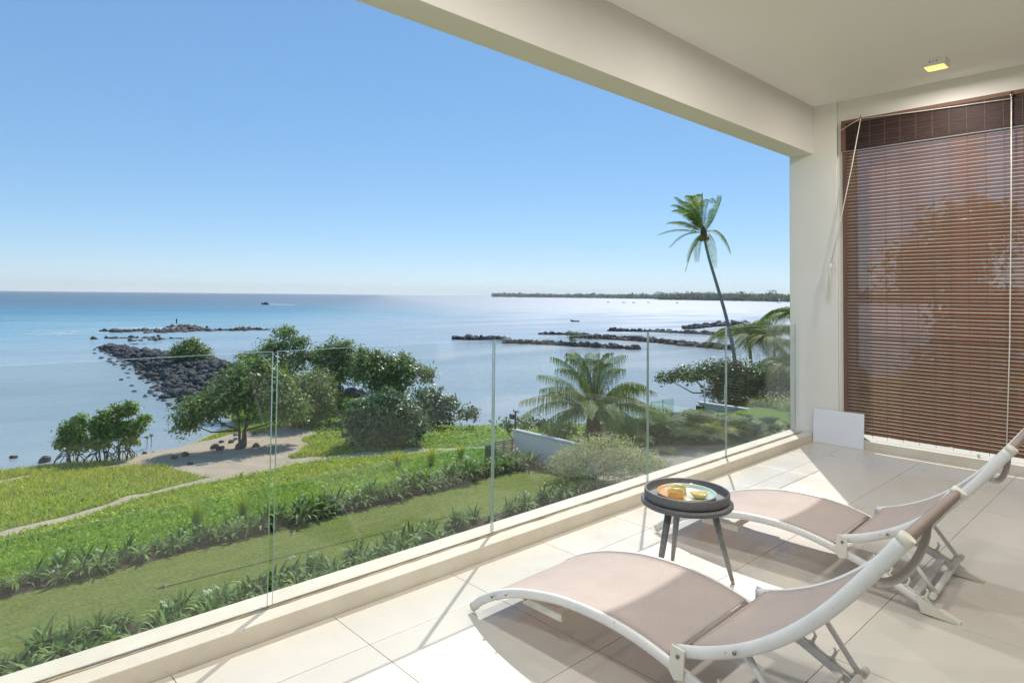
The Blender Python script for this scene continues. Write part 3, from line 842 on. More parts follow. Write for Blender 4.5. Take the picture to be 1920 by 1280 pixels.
ca.data.foreach_set('color', np.stack([SA, LUSH, SA * 0, SA * 0 + 1], -1).astype(np.float32).ravel())
tag(link('ground', gme), kind='structure')

# garden lawn below the balcony
def make_lawn():
    t = NT('lawn_grass'); p = t.pos()
    n1 = t.noise(0.35, 5, 0.65, p); n2 = t.noise(1.7, 6, 0.75, t.mapping(p, (1, 2.2, 1), (0, 0, 0.3))); n3 = t.noise(10, 5, 0.8, p)
    c = t.mix(t.rng(n1, 0.3, 0.7, 0, 1), (0.17, 0.225, 0.035), (0.225, 0.275, 0.055))
    c = t.mix(t.rng(n2, 0.35, 0.65, 0, 0.9), c, (0.09, 0.15, 0.018))
    c = t.mix(t.rng(n3, 0.45, 0.62, 0, 0.75), c, (0.30, 0.31, 0.085))
    return t.base(c, 0.85, 0.15, normal=t.bump(t.math('ADD', n2, n3), 0.9, 0.08))
M['lawn'] = make_lawn()
structure('lawn', MB().box(-14, 20.9, 2.45, 21.35, -6.5, LAWN_Z), M['lawn'])
M['soil'] = m_simple('bed_soil', (0.085, 0.055, 0.035), 0.95, var=0.35, nscale=3, bump=0.8, bscale=20)
structure('soil_bed', MB().box(-14, 20.6, 20.05, 21.0, LAWN_Z - .05, LAWN_Z + .004), M['soil'])
structure('near_soil_bed', MB().box(-14, 20.6, 14.2, 16.6, LAWN_Z - .05, LAWN_Z + .005), M['soil'])

# low wire on the lawn with its small ground anchor
M['wire'] = m_simple('dark_wire', (0.05, 0.045, 0.04), 0.6)
wi = MB().tube([(5.05, 18.05, LAWN_Z + .02), (8, 17.85, LAWN_Z + .03), (11, 17.6, LAWN_Z + .02), (15, 17.3, LAWN_Z + .03)], .008, 5)
tag(wi.build('cable', M['wire']), 'thin dark cable lying straight across the lawn', 'cable')
M['galv'] = m_simple('galvanised_steel', (0.22, 0.22, 0.23), 0.6, metal=0.3)
an = empty('sprinkler', (4.95, 18.08, LAWN_Z)); tag(an, 'small grey sprinkler lying on the lawn at the cable end', 'sprinkler')
MB().tube([(-.15, 0, .02), (.15, .02, .02)], .014, 8).build('arm', M['galv'], an)
MB().lathe([(.05, 0), (.05, .02), (.02, .03), (.02, .07), (.001, .08)], 10).build('head', M['galv'], an)

# ------------------------------------------------------------------ garden glass fence
ORD = ['first', 'second', 'third', 'fourth', 'fifth', 'sixth', 'seventh', 'eighth', 'ninth', 'tenth', 'eleventh', 'twelfth']
gf = [-8.0 + i * 2.31 for i in range(13)]
for i in range(12):
    x0, x1 = gf[i] + .01, gf[i + 1] - .01
    mb = MB().box(x0, x1, -.006, .006, 0, 1.12)
    for fi in (0, 1, 3, 5): mb.mi[fi] = 1
    o = mb.build('fence_glass', [M['garden_glass'], M['glass_edge']], None, (0, 21.10, LAWN_Z - .02))
    tag(o, 'green tinted glass garden fence panel behind the far lilies, %s from the timber screen' % ORD[11 - i], 'glass fence', 'garden glass fence panels')
M['post'] = m_simple('fence_post_steel', (0.30, 0.31, 0.31), 0.35, metal=0.6)

# ------------------------------------------------------------------ strap-leaf lilies in two beds
M['lily'] = m_leaf('lily_leaf', (0.020, 0.048, 0.014), (0.045, 0.088, 0.024), (0.105, 0.155, 0.05), 0.32, 0.25, 0.5)
M['lily_flower'] = m_leaf('lily_flower', (0.60, 0.62, 0.55), (0.72, 0.74, 0.68), (0.80, 0.80, 0.76), 0.6, 0.3)
def lily_mesh(seed, n=40, size=1.0):
    R = random.Random(seed); mb = MB()
    for i in range(n):
        a = R.uniform(0, 2 * pi); L = R.uniform(.55, .95) * size; lean = R.uniform(.35, 1.25); w = R.uniform(.034, .058) * size
        bx, by = R.gauss(0, .09), R.gauss(0, .09)
        d = Vector((cos(a), sin(a), 0)); sd_ = Vector((-sin(a), cos(a), 0))
        pts = []; p_ = Vector((bx, by, 0)); el = pi / 2 - lean * .35
        for k_ in range(5):
            pts.append(p_.copy()); p_ = p_ + (d * cos(el) + Vector((0, 0, sin(el)))) * (L / 4); el -= lean * .62
        vs_ = []
        for k_, q in enumerate(pts):
            ww = w * (0.75, 1, .95, .7, .12)[k_]
            vs_ += [q - sd_ * ww, q + sd_ * ww]
        mb.add(vs_, [(2 * k_, 2 * k_ + 1, 2 * k_ + 3, 2 * k_ + 2) for k_ in range(4)], 0, True)
    return mb.mesh('lily_leaves', M['lily'])
def flower_mesh(seed):
    R = random.Random(seed); mb = MB()
    for q in range(2):
        a = R.uniform(0, 2 * pi); top = Vector((R.uniform(-.25, .25), R.uniform(-.25, .25), R.uniform(.62, .85)))
        for i in range(14):
            a = R.uniform(0, 2 * pi); d = Vector((cos(a), sin(a), 0)); s_ = Vector((-sin(a), cos(a), 0)) * .008
            e = top + d * R.uniform(.03, .06) + Vector((0, 0, R.uniform(-.02, .05))); f_ = e + d * .04 + Vector((0, 0, -.05))
            mb.add([top - s_, top + s_, e + s_, e - s_, f_ + s_ * .3, f_ - s_ * .3], [(0, 1, 2, 3), (3, 2, 4, 5)], 0)
    return mb.mesh('lily_flowers', M['lily_flower'])
lily_v = [lily_mesh(s) for s in range(5)]
flow_v = [flower_mesh(s) for s in range(4)]
def lily(x, y, label, group, sc, flowers, R):
    t = empty('lily_plant', (x, y, LAWN_Z)); t.rotation_euler = (0, 0, R.uniform(0, 6.28)); t.scale = (sc, sc, sc * R.uniform(.85, 1.12))
    tag(t, label, 'lily', group)
    link('leaves', R.choice(lily_v), t)
    if flowers: link('flowers', R.choice(flow_v), t)
R = random.Random(21)
x = -2.0
while x < 20.3:                      # far bed in front of the garden fence
    for row in range(2):
        lily(x + R.uniform(-.3, .3), 20.35 + row * .38 + R.uniform(-.18, .18), 'strap-leaved lily clump in the far bed along the garden fence', 'lilies in the far bed', R.uniform(.62, .98) * (1.1 if x > 8 else .85), R.random() < (.4 if x > 9 else .25), R)
    x += .44
x = -1.0
while x < 20.0:                      # near bed, half hidden by the balcony kerb
    for row in range(3):
        if row < 2 and x > 12: continue
        lily(x + R.uniform(-.3, .3), 15.1 + row * .6 + R.uniform(-.25, .25), 'strap-leaved lily clump in the near bed just above the balcony kerb', 'lilies in the near bed', R.uniform(.6, .95), R.random() < .22, R)
    x += .5

# ------------------------------------------------------------------ leaves, crowns
def leaf_quads(C, N, size, rng, aspect=.45, fold=.0):
    """kite shaped leaves at centres C with outward normals N"""
    n = len(C)
    t1 = rng.normal(size=(n, 3)); t1 -= (t1 * N).sum(1)[:, None] * N; t1 /= np.linalg.norm(t1, axis=1)[:, None] + 1e-9
    t2 = np.cross(N, t1)
    L = (size * rng.uniform(.5, 1.4, n))[:, None]
    a = C - t1 * L * .5; b = C + t2 * L * aspect * .5 - t1 * L * .02 - N * L * .10; c = C + t1 * L * .5 - N * L * .12; d = C - t2 * L * aspect * .5 - t1 * L * .02 - N * L * .10
    V = np.stack([a, b, c, d], 1).reshape(-1, 3)
    F = np.arange(n * 4).reshape(n, 4)
    return V, F
def crown_mesh(name, blobs, n_leaves, size, mat_, seed, clump=.34, per=26, shell=.55, up=.5, hollow_bottom=True):
    """blobs: (x,y,z,rx,ry,rz); leaves sit in clumps spread through the outer part of each blob"""
    rng = np.random.default_rng(seed)
    B = np.array(blobs, float)
    area = (B[:, 3] * B[:, 4] * B[:, 5]) ** (2 / 3)
    nc = max(8, n_leaves // per)
    bi = rng.choice(len(B), nc, p=area / area.sum())
    d = rng.normal(size=(nc, 3)); d /= np.linalg.norm(d, axis=1)[:, None]
    if hollow_bottom: d[:, 2] = np.where(d[:, 2] < -.75, -d[:, 2] * .6, d[:, 2])
    rr = shell + (1 - shell) * rng.random(nc) ** .6
    rr *= 1 + rng.normal(0, .12, nc); rr = np.where(rng.random(nc) < .14, rr * rng.uniform(1.1, 1.38, nc), rr)
    CC = B[bi, :3] + d * B[bi, 3:] * rr[:, None]
    csz = rng.uniform(.45, 1.35, nc) * np.where(rr > 1.12, .6, 1)
    ci = rng.integers(0, nc, n_leaves)
    off = rng.normal(size=(n_leaves, 3)) * clump * csz[ci][:, None]; off[:, 2] *= .62
    C = CC[ci] + off
    N = d[ci] * .5 + off / (clump * 1.6) * .5 + rng.normal(size=(n_leaves, 3)) * .5; N[:, 2] += up
    N /= np.linalg.norm(N, axis=1)[:, None]
    V, F = leaf_quads(C, N, size, rng)
    return np_mesh(name, V, F, mat_), CC
M['bark'] = m_simple('grey_brown_bark', (0.13, 0.10, 0.075), 0.9, var=0.3, nscale=5, bump=0.6, bscale=25)
M['leaf_a'] = m_leaf('leaf_mid_green_gloss', (0.034, 0.056, 0.024), (0.066, 0.102, 0.038), (0.125, 0.168, 0.064))
M['leaf_b'] = m_leaf('leaf_dark_green_gloss', (0.022, 0.044, 0.026), (0.042, 0.076, 0.038), (0.085, 0.128, 0.060), 0.36, 0.2)
M['leaf_c'] = m_leaf('leaf_light_green_gloss', (0.045, 0.070, 0.024), (0.075, 0.105, 0.034), (0.12, 0.155, 0.05))
M['leaf_m'] = m_leaf('leaf_mangrove_gloss', (0.040, 0.070, 0.020), (0.080, 0.125, 0.030), (0.150, 0.205, 0.052), 0.3, 0.3)
M['leaf_s'] = m_leaf('leaf_silver', (0.11, 0.13, 0.07), (0.17, 0.19, 0.11), (0.26, 0.27, 0.17), 0.55, 0.2)
def tree(name, base, blobs, label, cat, n, size, lm, seed, trunks=1, tr=.14, group=None, clump=.30, per=20, shell=.5, spread=.25, fork=.35, twigs=22, limb_r=.5):
    """base point, blobs relative to it; trunk part, crown part"""
    R = random.Random(seed)
    t = empty(name, base); tag(t, label, cat, group)
    me, CC = crown_mesh('crown', blobs, n, size, lm, seed, clump, per, shell)
    link('crown', me, t)
    mb = MB(); tops = []
    zc = sum(b[2] for b in blobs) / len(blobs)
    for i in range(trunks):
        a = 2 * pi * i / max(1, trunks) + R.uniform(-.3, .3)
        b0 = Vector((cos(a) * spread, sin(a) * spread, -.15)) if trunks > 1 else Vector((0, 0, -.15))
        f_ = Vector((b0.x * 1.5 + R.uniform(-.1, .1), b0.y * 1.5 + R.uniform(-.1, .1), zc * fork))
        mb.tube([b0, b0.lerp(f_, .5) + Vector((R.uniform(-.06, .06), R.uniform(-.06, .06), 0)), f_], [tr * 1.35, tr, tr * .85], 9)
        tops.append(f_)
    for b in blobs:
        c = Vector(b[:3]); f_ = min(tops, key=lambda q: (q - c).length)
        mid = f_.lerp(c, .5) + Vector((R.uniform(-.2, .2), R.uniform(-.2, .2), -.12 * (c - f_).length))
        mb.tube([f_ - Vector((0, 0, .08)), mid, c], [tr * .8, tr * limb_r, tr * .22], 7)
    for i in range(min(twigs * len(blobs), len(CC))):
        c = Vector(CC[i]); b = min(blobs, key=lambda q: (Vector(q[:3]) - c).length); o_ = Vector(b[:3]).lerp(c, .05)
        mb.tube([o_, o_.lerp(c, .55) + Vector((0, 0, .05)), c], [tr * .20, tr * .13, tr * .06], 4, caps=False)
    mb.build('trunk', M['bark'], t)
    return t

# wide tree with forked trunk on the sand
tree('shore_tree', (15.08, 39.84, -8.15), [(-.5, .3, 3.2, 1.9, 1.7, 1.3), (1.2, -.4, 3.3, 2.0, 1.8, 1.5), (-1.9, 1.2, 2.4, 1.5, 1.4, 1.0), (-2.6, 1.9, 1.6, .9, .9, .7), (1.0, .8, 4.2, 1.8, 1.7, 1.2), (2.3, -1.2, 2.3, 1.2, 1.2, 1.1)],
     'wide umbrella-shaped green tree with forked trunk on the sandy patch', 'tree', 15000, .25, M['leaf_a'], 101, trunks=3, tr=.085, spread=.13, fork=.42)
# tall loose tree behind it
tree('shore_tree', (22.7, 52.3, -8.3), [(-.3, .4, 4.9, 1.4, 1.3, .9), (1.0, -.9, 5.4, 1.2, 1.1, .8), (.2, -.2, 6.3, 1.1, 1.0, .7), (-1.9, 1.6, 4.3, 1.0, .9, .5), (1.5, -1.3, 4.4, 1.1, 1.0, .7), (.2, 0, 3.4, 2.0, 1.9, 1.1)],
     'tallest loose-crowned tree rising above the glass behind the umbrella tree', 'tree', 9500, .21, M['leaf_a'], 102, tr=.14, fork=.5, clump=.27, shell=.35)
tree('shore_tree', (21.2, 44.2, -8.25), [(0, 0, 1.6, 2.0, 1.8, 1.5), (1.1, -1.3, 1.5, 1.4, 1.4, 1.2), (-.8, .9, 2.3, 1.6, 1.5, 1.3), (.5, -.5, 2.9, 1.6, 1.5, 1.1)],
     'light green leafy tree right of the umbrella tree', 'tree', 11000, .22, M['leaf_c'], 103, trunks=4, tr=.07, spread=.4, fork=.3)
tree('shore_tree', (26.2, 48.6, -8.3), [(-.6, .6, 4.3, 1.4, 1.3, 1.4), (.5, -.3, 3.4, 1.5, 1.4, 1.2), (-.5, .6, 2.9, 1.5, 1.5, 1.0), (.2, -.2, 5.0, .9, .9, .8)],
     'mid-height tree whose bare trunk shows against the water', 'tree', 10000, .25, M['leaf_a'], 104, tr=.12, fork=.6)
tree('shore_tree', (26.6, 42.6, -8.2), [(-.4, .5, 3.7, 1.7, 1.6, 1.4), (.8, -.7, 3.9, 1.3, 1.3, 1.1), (-.9, 1.0, 4.7, .9, .9, .7), (1.9, -1.8, 3.4, 1.1, 1.1, .9), (.3, -.3, 2.2, 1.6, 1.6, 1.4)],
     'dark leafy tree with spiky top behind the dense round bush', 'tree', 13000, .25, M['leaf_a'], 105, tr=.12)
tree('dense_bush', (20.75, 33.3, -7.7), [(0, 0, 1.3, 1.55, 1.5, 1.35), (-.8, .8, 1.7, 1.15, 1.1, 1.15), (.9, -.9, 1.5, 1.2, 1.15, 1.15), (.3, -.2, 2.3, 1.15, 1.1, .95), (-.3, .2, .7, 1.5, 1.5, .8), (1.3, -1.2, .8, .9, .9, .8)],
     'dense dark green round bush standing in the creeper', 'bush', 15000, .25, M['leaf_b'], 106, trunks=4, tr=.05, spread=.5, fork=.3, shell=.62)
tree('shore_tree', (27.4, 37.3, -8.45), [(-.5, .5, 1.9, 1.2, 1.1, .8), (.9, -.8, 1.9, 1.1, 1.0, .7), (-.2, .2, 2.6, 1.0, .9, .55), (1.9, -1.7, 1.3, .9, .8, .5), (.2, -.2, 1.0, 1.2, 1.1, .6)],
     'sparse spreading tree at the water edge right of the dense bush', 'tree', 5200, .25, M['leaf_b'], 107, trunks=3, tr=.07, spread=.35, clump=.3, shell=.35)
tree('round_shrub', (26.4, 88, -7.3), [(0, 0, 1.2, 1.9, 1.9, 1.3), (-.9, .9, .9, 1.3, 1.3, 1.0), (1.2, -1.2, .8, 1.3, 1.3, .9), (0, 0, 2.0, 1.0, 1.0, .7)],
     'round green shrub growing on the rock jetty', 'shrub', 7000, .26, M['leaf_a'], 108, trunks=3, tr=.07, spread=.4)

# mangroves with stilt roots at the waterline
def mangrove(base, blobs, label, seed, n=9000):
    t = tree('mangrove', base, blobs, label, 'mangrove', n, .20, M['leaf_m'], seed, trunks=3, tr=.04, spread=.22, clump=.17, per=16, shell=.2, fork=.4, limb_r=.55, group='mangroves at the waterline')
    R = random.Random(seed); mb = MB()
    for i in range(16):
        a = R.uniform(0, 2 * pi); r = R.uniform(.45, 1.05); h = R.uniform(.45, .85)
        q = [Vector((cos(a) * .12, sin(a) * .12, h)), Vector((cos(a) * r * .55, sin(a) * r * .55, h * .85)), Vector((cos(a) * r * .9, sin(a) * r * .9, h * .35)), Vector((cos(a) * r, sin(a) * r, -.25))]
        mb.tube(q, [.028, .026, .022, .018], 5)
    mb.build('stilt_roots', M['bark'], t)
mangrove((7.2, 44.7, -8.62), [(0, 0, 1.4, .6, .6, .6), (-.25, .25, 1.9, .45, .45, .5), (.25, -.25, 2.3, .42, .42, .5), (-.45, .45, 1.1, .5, .5, .45), (.3, -.3, 1.0, .5, .5, .4)], 'leftmost leafy mangrove shrub with stilt roots', 201, 4400)
mangrove((8.45, 43.6, -8.52), [(0, 0, 1.6, .6, .6, .7), (.1, -.1, 2.5, .42, .42, .55), (-.3, .3, 2.0, .4, .4, .5), (-.1, .1, 1.1, .6, .6, .5)], 'middle mangrove shrub with stilt roots, between two others', 202, 4200)
mangrove((9.45, 43.45, -8.58), [(-.1, .1, 1.7, .62, .62, .7), (-.3, .3, 2.75, .4, .4, .55), (.25, -.2, 2.9, .42, .42, .6), (.6, -.5, 1.9, .42, .42, .42), (.95, -.75, 2.35, .28, .28, .34), (.3, -.3, 1.15, .5, .5, .45)], 'rightmost and tallest mangrove shrub with one arm reaching right', 203, 5400)
for i, (x, y) in enumerate(((11.34, 45.95), (11.68, 46.3))):
    t = empty('mangrove_seedling', (x, y, SEA_Z - .1)); tag(t, ('left' if i == 0 else 'right') + ' one of two thin mangrove seedlings standing in shallow water', 'seedling', 'mangrove seedlings')
    me, _ = crown_mesh('leaves', [(0, 0, .85, .12, .12, .08)], 40, .17, M['leaf_m'], 300 + i, .06, 10, .2)
    link('leaves', me, t); MB().tube([(0, 0, 0), (.02, 0, .5), (0, 0, .85)], .018, 5).build('stem', M['bark'], t)

# ------------------------------------------------------------------ creeper and rough grass (nobody could count these)
def scatter_cover(name, n, size, mat_, seed, accept, hmax, label, cat, box, up=1.2, aspect=.8):
    rng = np.random.default_rng(seed)
    x = rng.uniform(box[0], box[1], n); y = rng.uniform(box[2], box[3], n)
    ok = accept(x, y, rng) & poly_in(x, y, LAND)
    x = x[ok]; y = y[ok]
    z = terrain_z(x, y) + rng.random(len(x)) ** 1.5 * hmax * (.4 + 1.2 * vnoise(x, y, 1.3, 9)) + .02
    N = rng.normal(size=(len(x), 3)) * .5; N[:, 2] = np.abs(N[:, 2]) + up; N /= np.linalg.norm(N, axis=1)[:, None]
    V, F = leaf_quads(np.stack([x, y, z], -1), N, size, rng, aspect)
    return tag(link(name, np_mesh(name, V, F, mat_)), label, cat, kind='stuff')
M['creeper'] = m_leaf('creeper_leaf', (0.048, 0.092, 0.009), (0.095, 0.155, 0.016), (0.165, 0.225, 0.028), 0.4, 0.3)
M['dry_grass'] = m_leaf('rough_grass', (0.10, 0.13, 0.028), (0.18, 0.20, 0.05), (0.28, 0.28, 0.10), 0.6, 0.3)
def acc_creeper(x, y, rng):
    s_ = sand_amount(x, y)
    d = line_d(x, y, PATH)
    side = (y < np.interp(x, [2.5, 3.5, 4.75, 7.1, 10, 11, 13.5, 16], [28.4, 29.3, 29.8, 31.3, 32.5, 32.5, 32.6, 33]))
    right = x > 15.5
    p_ = np.where(side | right, .95, np.clip(vnoise(x, y, 1.6, 12) * 2.2 - .95, 0, .7) * np.clip(1.6 - d / 4, .25, 1))
    return (s_ < .35) & (rng.random(len(x)) < p_) & (y > 21.5) & (line_d(x, y, SHORE) > .7)
scatter_cover('creeper', 105000, .13, M['creeper'], 41, acc_creeper, .22, 'bright green beach creeper covering the slope and dune', 'creeper', (-6, 36, 21.5, 62))
def blades(name, n, seed, accept, h, w, mat_, label, cat, box):
    rng = np.random.default_rng(seed)
    x = rng.uniform(box[0], box[1], n); y = rng.uniform(box[2], box[3], n)
    ok = accept(x, y, rng) & poly_in(x, y, LAND); x = x[ok]; y = y[ok]; n = len(x)
    z = terrain_z(x, y) - .01
    a = rng.uniform(0, 2 * pi, n); L = h * rng.uniform(.5, 1.2, n); lean = rng.normal(0, .45, (n, 2))
    s_ = np.stack([np.cos(a), np.sin(a), np.zeros(n)], -1) * w
    b = np.stack([x, y, z], -1); tip = b + np.stack([lean[:, 0] * L, lean[:, 1] * L, L], -1)
    V = np.stack([b - s_, b + s_, tip], 1).reshape(-1, 3); F = np.arange(n * 3).reshape(n, 3)
    return tag(link(name, np_mesh(name, V, F, mat_)), label, cat, kind='stuff')
def acc_grass(x, y, rng):
    return (sand_amount(x, y) < .4) & (y > 22) & (rng.random(len(x)) < .35 + .65 * vnoise(x, y, 1.4, 15))
blades('rough_grass', 120000, 42, acc_grass, .20, .022, M['dry_grass'], 'rough yellow-green grass field between path and water', 'grass', (-4, 20, 22, 47))

# grassy tufts beside the garden fence
def tuft(x, y, label, h, seed):
    R = random.Random(seed); mb = MB()
    for i in range(150):
        a = R.uniform(0, 2 * pi); L = h * R.uniform(.6, 1.1); ln = R.uniform(.1, .8)
        d = Vector((cos(a), sin(a), 0)); s_ = Vector((-sin(a), cos(a), 0)) * .012
        b = d * R.uniform(0, .12); m_ = b + d * ln * L * .25 + Vector((0, 0, L * .6)); e = b + d * ln * L * .7 + Vector((0, 0, L * .92))
        mb.add([b - s_, b + s_, m_ + s_ * .8, m_ - s_ * .8, e], [(0, 1, 2, 3), (3, 2, 4)], 0)
    z = float(terrain_z(np.array([x]), np.array([y]))[0])
    return tag(mb.build('grass_tuft', M['dry_grass'], None, (x, y, z)), label, 'grass tuft', 'fountain grass tufts')
tuft(20.3, 25.2, 'fountain grass tuft behind the garden fence, nearest the white wall', .95, 1)
tuft(18.6, 25.3, 'large fountain grass tuft behind the garden fence, middle of three', 1.15, 2)
tuft(17.4, 26.4, 'fountain grass tuft behind the garden fence, left of three', 1.0, 3)
tuft(7.3, 23.2, 'left fountain grass tuft seen through the garden fence on the lawn side', 1.1, 4)
tuft(8.9, 23.3, 'right fountain grass tuft seen through the garden fence on the lawn side', 1.15, 5)

# ------------------------------------------------------------------ rocks
def make_rock_mat(name, c1, c2):
    t = NT(name); p = t.pos()
    n = t.noise(1.6, 6, 0.7, p); n2 = t.noise(9, 5, 0.7, p)
    c = t.mix(t.rng(n, 0.3, 0.7, 0, 1), c1, c2)
    c = t.mix(t.rng(n2, 0.6, 0.75, 0, 0.5), c, tuple(x * 1.9 for x in c2))
    return t.base(c, 0.8, 0.3, normal=t.bump(n2, 0.7, 0.1))
M['rock'] = make_rock_mat('basalt_rock', (0.046, 0.050, 0.055), (0.125, 0.128, 0.130))
M['reef'] = make_rock_mat('reef_rock', (0.07, 0.062, 0.054), (0.16, 0.14, 0.12))
def rock_mesh(seed, sub=1, flat=.7, mat_=None):
    R = np.random.default_rng(seed)
    bm = bmesh.new(); bmesh.ops.create_icosphere(bm, subdivisions=sub, radius=1)
    ax = R.normal(size=(7, 3)); ax /= np.linalg.norm(ax, axis=1)[:, None]; lim = R.uniform(.62, .95, 7)
    for v in bm.verts:
        c = np.array(v.co[:])
        for a, l in zip(ax, lim):
            e = c @ a
            if e > l: c = c - a * (e - l)
        c = c * (1 + R.normal(0, .085)); c *= np.array([1, .82, flat]); v.co = c
    me = bpy.data.meshes.new('rock'); bm.to_mesh(me); bm.free(); me.materials.append(mat_ or M['rock']); return me
rock_v = [rock_mesh(s, 2) for s in range(6)]
rock_low = []
for s in range(5):
    m_ = rock_mesh(40 + s, 1); v = np.empty(len(m_.vertices) * 3, np.float32); m_.vertices.foreach_get('co', v)
    f_ = np.array([p.vertices[:] for p in m_.polygons]); rock_low.append((v.reshape(-1, 3), f_))
def rubble(name, spots, parent, mat_, label=None, seed=0):
    """many small rocks in one mesh"""
    rng = np.random.default_rng(seed); VV = []; FF = []; b = 0
    for (x, y, z, s) in spots:
        v, f = rock_low[rng.integers(0, 5)]
        a = rng.uniform(0, 2 * pi); c_, s_ = cos(a), sin(a); k_ = rng.uniform(.7, 1.3, 3) * s
        q = v * k_; VV.append(np.stack([q[:, 0] * c_ - q[:, 1] * s_ + x, q[:, 0] * s_ + q[:, 1] * c_ + y, q[:, 2] + z], -1)); FF.append(f + b); b += len(v)
    o = link(name, np_mesh(name, np.concatenate(VV), np.concatenate(FF), mat_), parent)
    o['kind'] = 'stuff'; return o
def add_rock(parent, x, y, z, s, R):
    o = link('rock', R.choice(rock_v), parent, (x, y, z)); o.rotation_euler = (R.uniform(-.4, .4), R.uniform(-.4, .4), R.uniform(0, 6.28))
    o.scale = (s * R.uniform(.8, 1.3), s * R.uniform(.8, 1.2), s * R.uniform(.75, 1.1)); return o
R = random.Random(77)
jet = empty('rock_jetty', (0, 0, 0)); tag(jet, 'long jetty of dark boulders running from the trees out to sea', 'rock jetty')
JL = [(57, 19.8), (62, 18.8), (66, 18.6), (72, 19.4), (85, 21.2), (100, 23.0), (115, 24.4), (129, 25.6), (134, 26.2)]
JR = [(57, 33.0), (66, 33.2), (75, 33.2), (88, 32.6), (100, 30.6), (112, 28.6), (121, 27.8), (129, 27.2), (134, 26.6)]
jp = []
for i in range(3200):
    y = 56 + (134 - 56) * R.random() ** 1.25
    a = np.interp(y, [q[0] for q in JL], [q[1] for q in JL]); b = np.interp(y, [q[0] for q in JR], [q[1] for q in JR])
    u = R.random(); x = a + (b - a) * u + R.gauss(0, .5)
    hh = min(1.25, (b - a) * .17) * (1 - abs(2 * u - 1) ** 1.7) + R.uniform(-.35, .2)
    jp.append((x, y, SEA_Z + hh, R.uniform(.26, .6) * (1.0 if R.random() < .85 else 1.6)))
for i in range(160):      # stray stones on the left flank in the shallows
    y = R.uniform(56, 135); a = np.interp(y, [q[0] for q in JL], [q[1] for q in JL]); jp.append((a - abs(R.gauss(0, 1.1)), y, SEA_Z - .05, R.uniform(.2, .5)))
key = sorted(jp, key=lambda q: -q[3] / q[1] - (.004 if q[2] > SEA_Z + .6 else 0))
for q in key[:280]: add_rock(jet, q[0], q[1], q[2], q[3], R)
rubble('rubble', key[280:], jet, M['rock'], seed=3)
core = MB()
cv = []; prof = [60, 70, 85, 100, 115, 128]
for y in prof:
    a = np.interp(y, [q[0] for q in JL], [q[1] for q in JL]) + .6; b = np.interp(y, [q[0] for q in JR], [q[1] for q in JR]) - .6
    cv += [(a, y, SEA_Z - .4), ((2 * a + b) / 3, y, SEA_Z + min(.85, (b - a) * .12)), ((a + 2 * b) / 3, y, SEA_Z + min(.85, (b - a) * .12)), (b, y, SEA_Z - .4)]
core.add(cv, [(i * 4 + k_, i * 4 + k_ + 1, i * 4 + k_ + 5, i * 4 + k_ + 4) for i in range(len(prof) - 1) for k_ in range(3)])
core.build('rock_core', M['rock'], jet)

# small islands of flat reef and stray boulders beyond the jetty
def reef(pts, w, n, label, seed, s=(.5, 1.1), hh=.35, cat='reef', mat_='reef', ind=24):
    R = random.Random(seed); t = empty('rock_reef', (pts[0][0], pts[0][1], SEA_Z)); tag(t, label, cat, None)
    P = [Vector((x, y, 0)) for x, y in pts]; sp = []
    for i in range(n):
        k_ = R.randrange(len(P) - 1); q = P[k_].lerp(P[k_ + 1], R.random()); q = q + Vector((R.gauss(0, w), R.gauss(0, w), 0))
        sp.append((q.x - pts[0][0], q.y - pts[0][1], R.uniform(-.15, hh * .35), R.uniform(*s) * R.uniform(.4, 1)))
    sp.sort(key=lambda q: -q[3])
    for q in sp[:ind]:
        o = add_rock(t, q[0], q[1], q[2] - .1, q[3], R); o.scale.z *= .32; o.rotation_euler.x *= .4; o.rotation_euler.y *= .4
    if sp[ind:]: rubble('rubble', sp[ind:], t, M[mat_], seed=seed)
    return t
reef([(37, 187), (44, 186), (52, 184), (60, 196), (57, 205)], 1.8, 150, 'flat brown reef under the standing figure, farthest left', 501, (.8, 2.0), .5)
reef([(42, 176), (49, 178), (54, 180)], 1.3, 60, 'small flat reef islet just in front of the figure reef', 502, (.7, 1.6), .4)
reef([(54, 182), (60, 178), (66, 176), (70, 178)], 1.4, 90, 'flat brown reef strip right of the standing figure', 503, (.8, 1.8), .5)
reef([(29, 160), (34, 160), (39, 157)], 1.3, 50, 'upper string of low dark rocks beyond the jetty tip', 504, (.6, 1.3), .5)
reef([(34, 149), (38, 150), (42, 152)], 1.1, 40, 'low dark rocks right beyond the jetty tip', 505, (.6, 1.3), .5)
reef([(26, 146), (32, 141), (37, 138)], .9, 24, 'sparse dark boulders between jetty tip and rock strings', 506, (.5, 1.0), .35)
reef([(8, 152), (11.5, 155)], .3, 4, 'lone dark boulder in the water far left', 507, (.7, 1.1), .3)
reef([(-9, 150), (-3, 150)], .6, 14, 'low dark rocks at the left picture edge', 508, (.6, 1.2), .3)
reef([(70, 172), (74, 171)], .3, 7, 'thin flat rock left of the tall loose tree', 509, (.6, 1.0), .1)
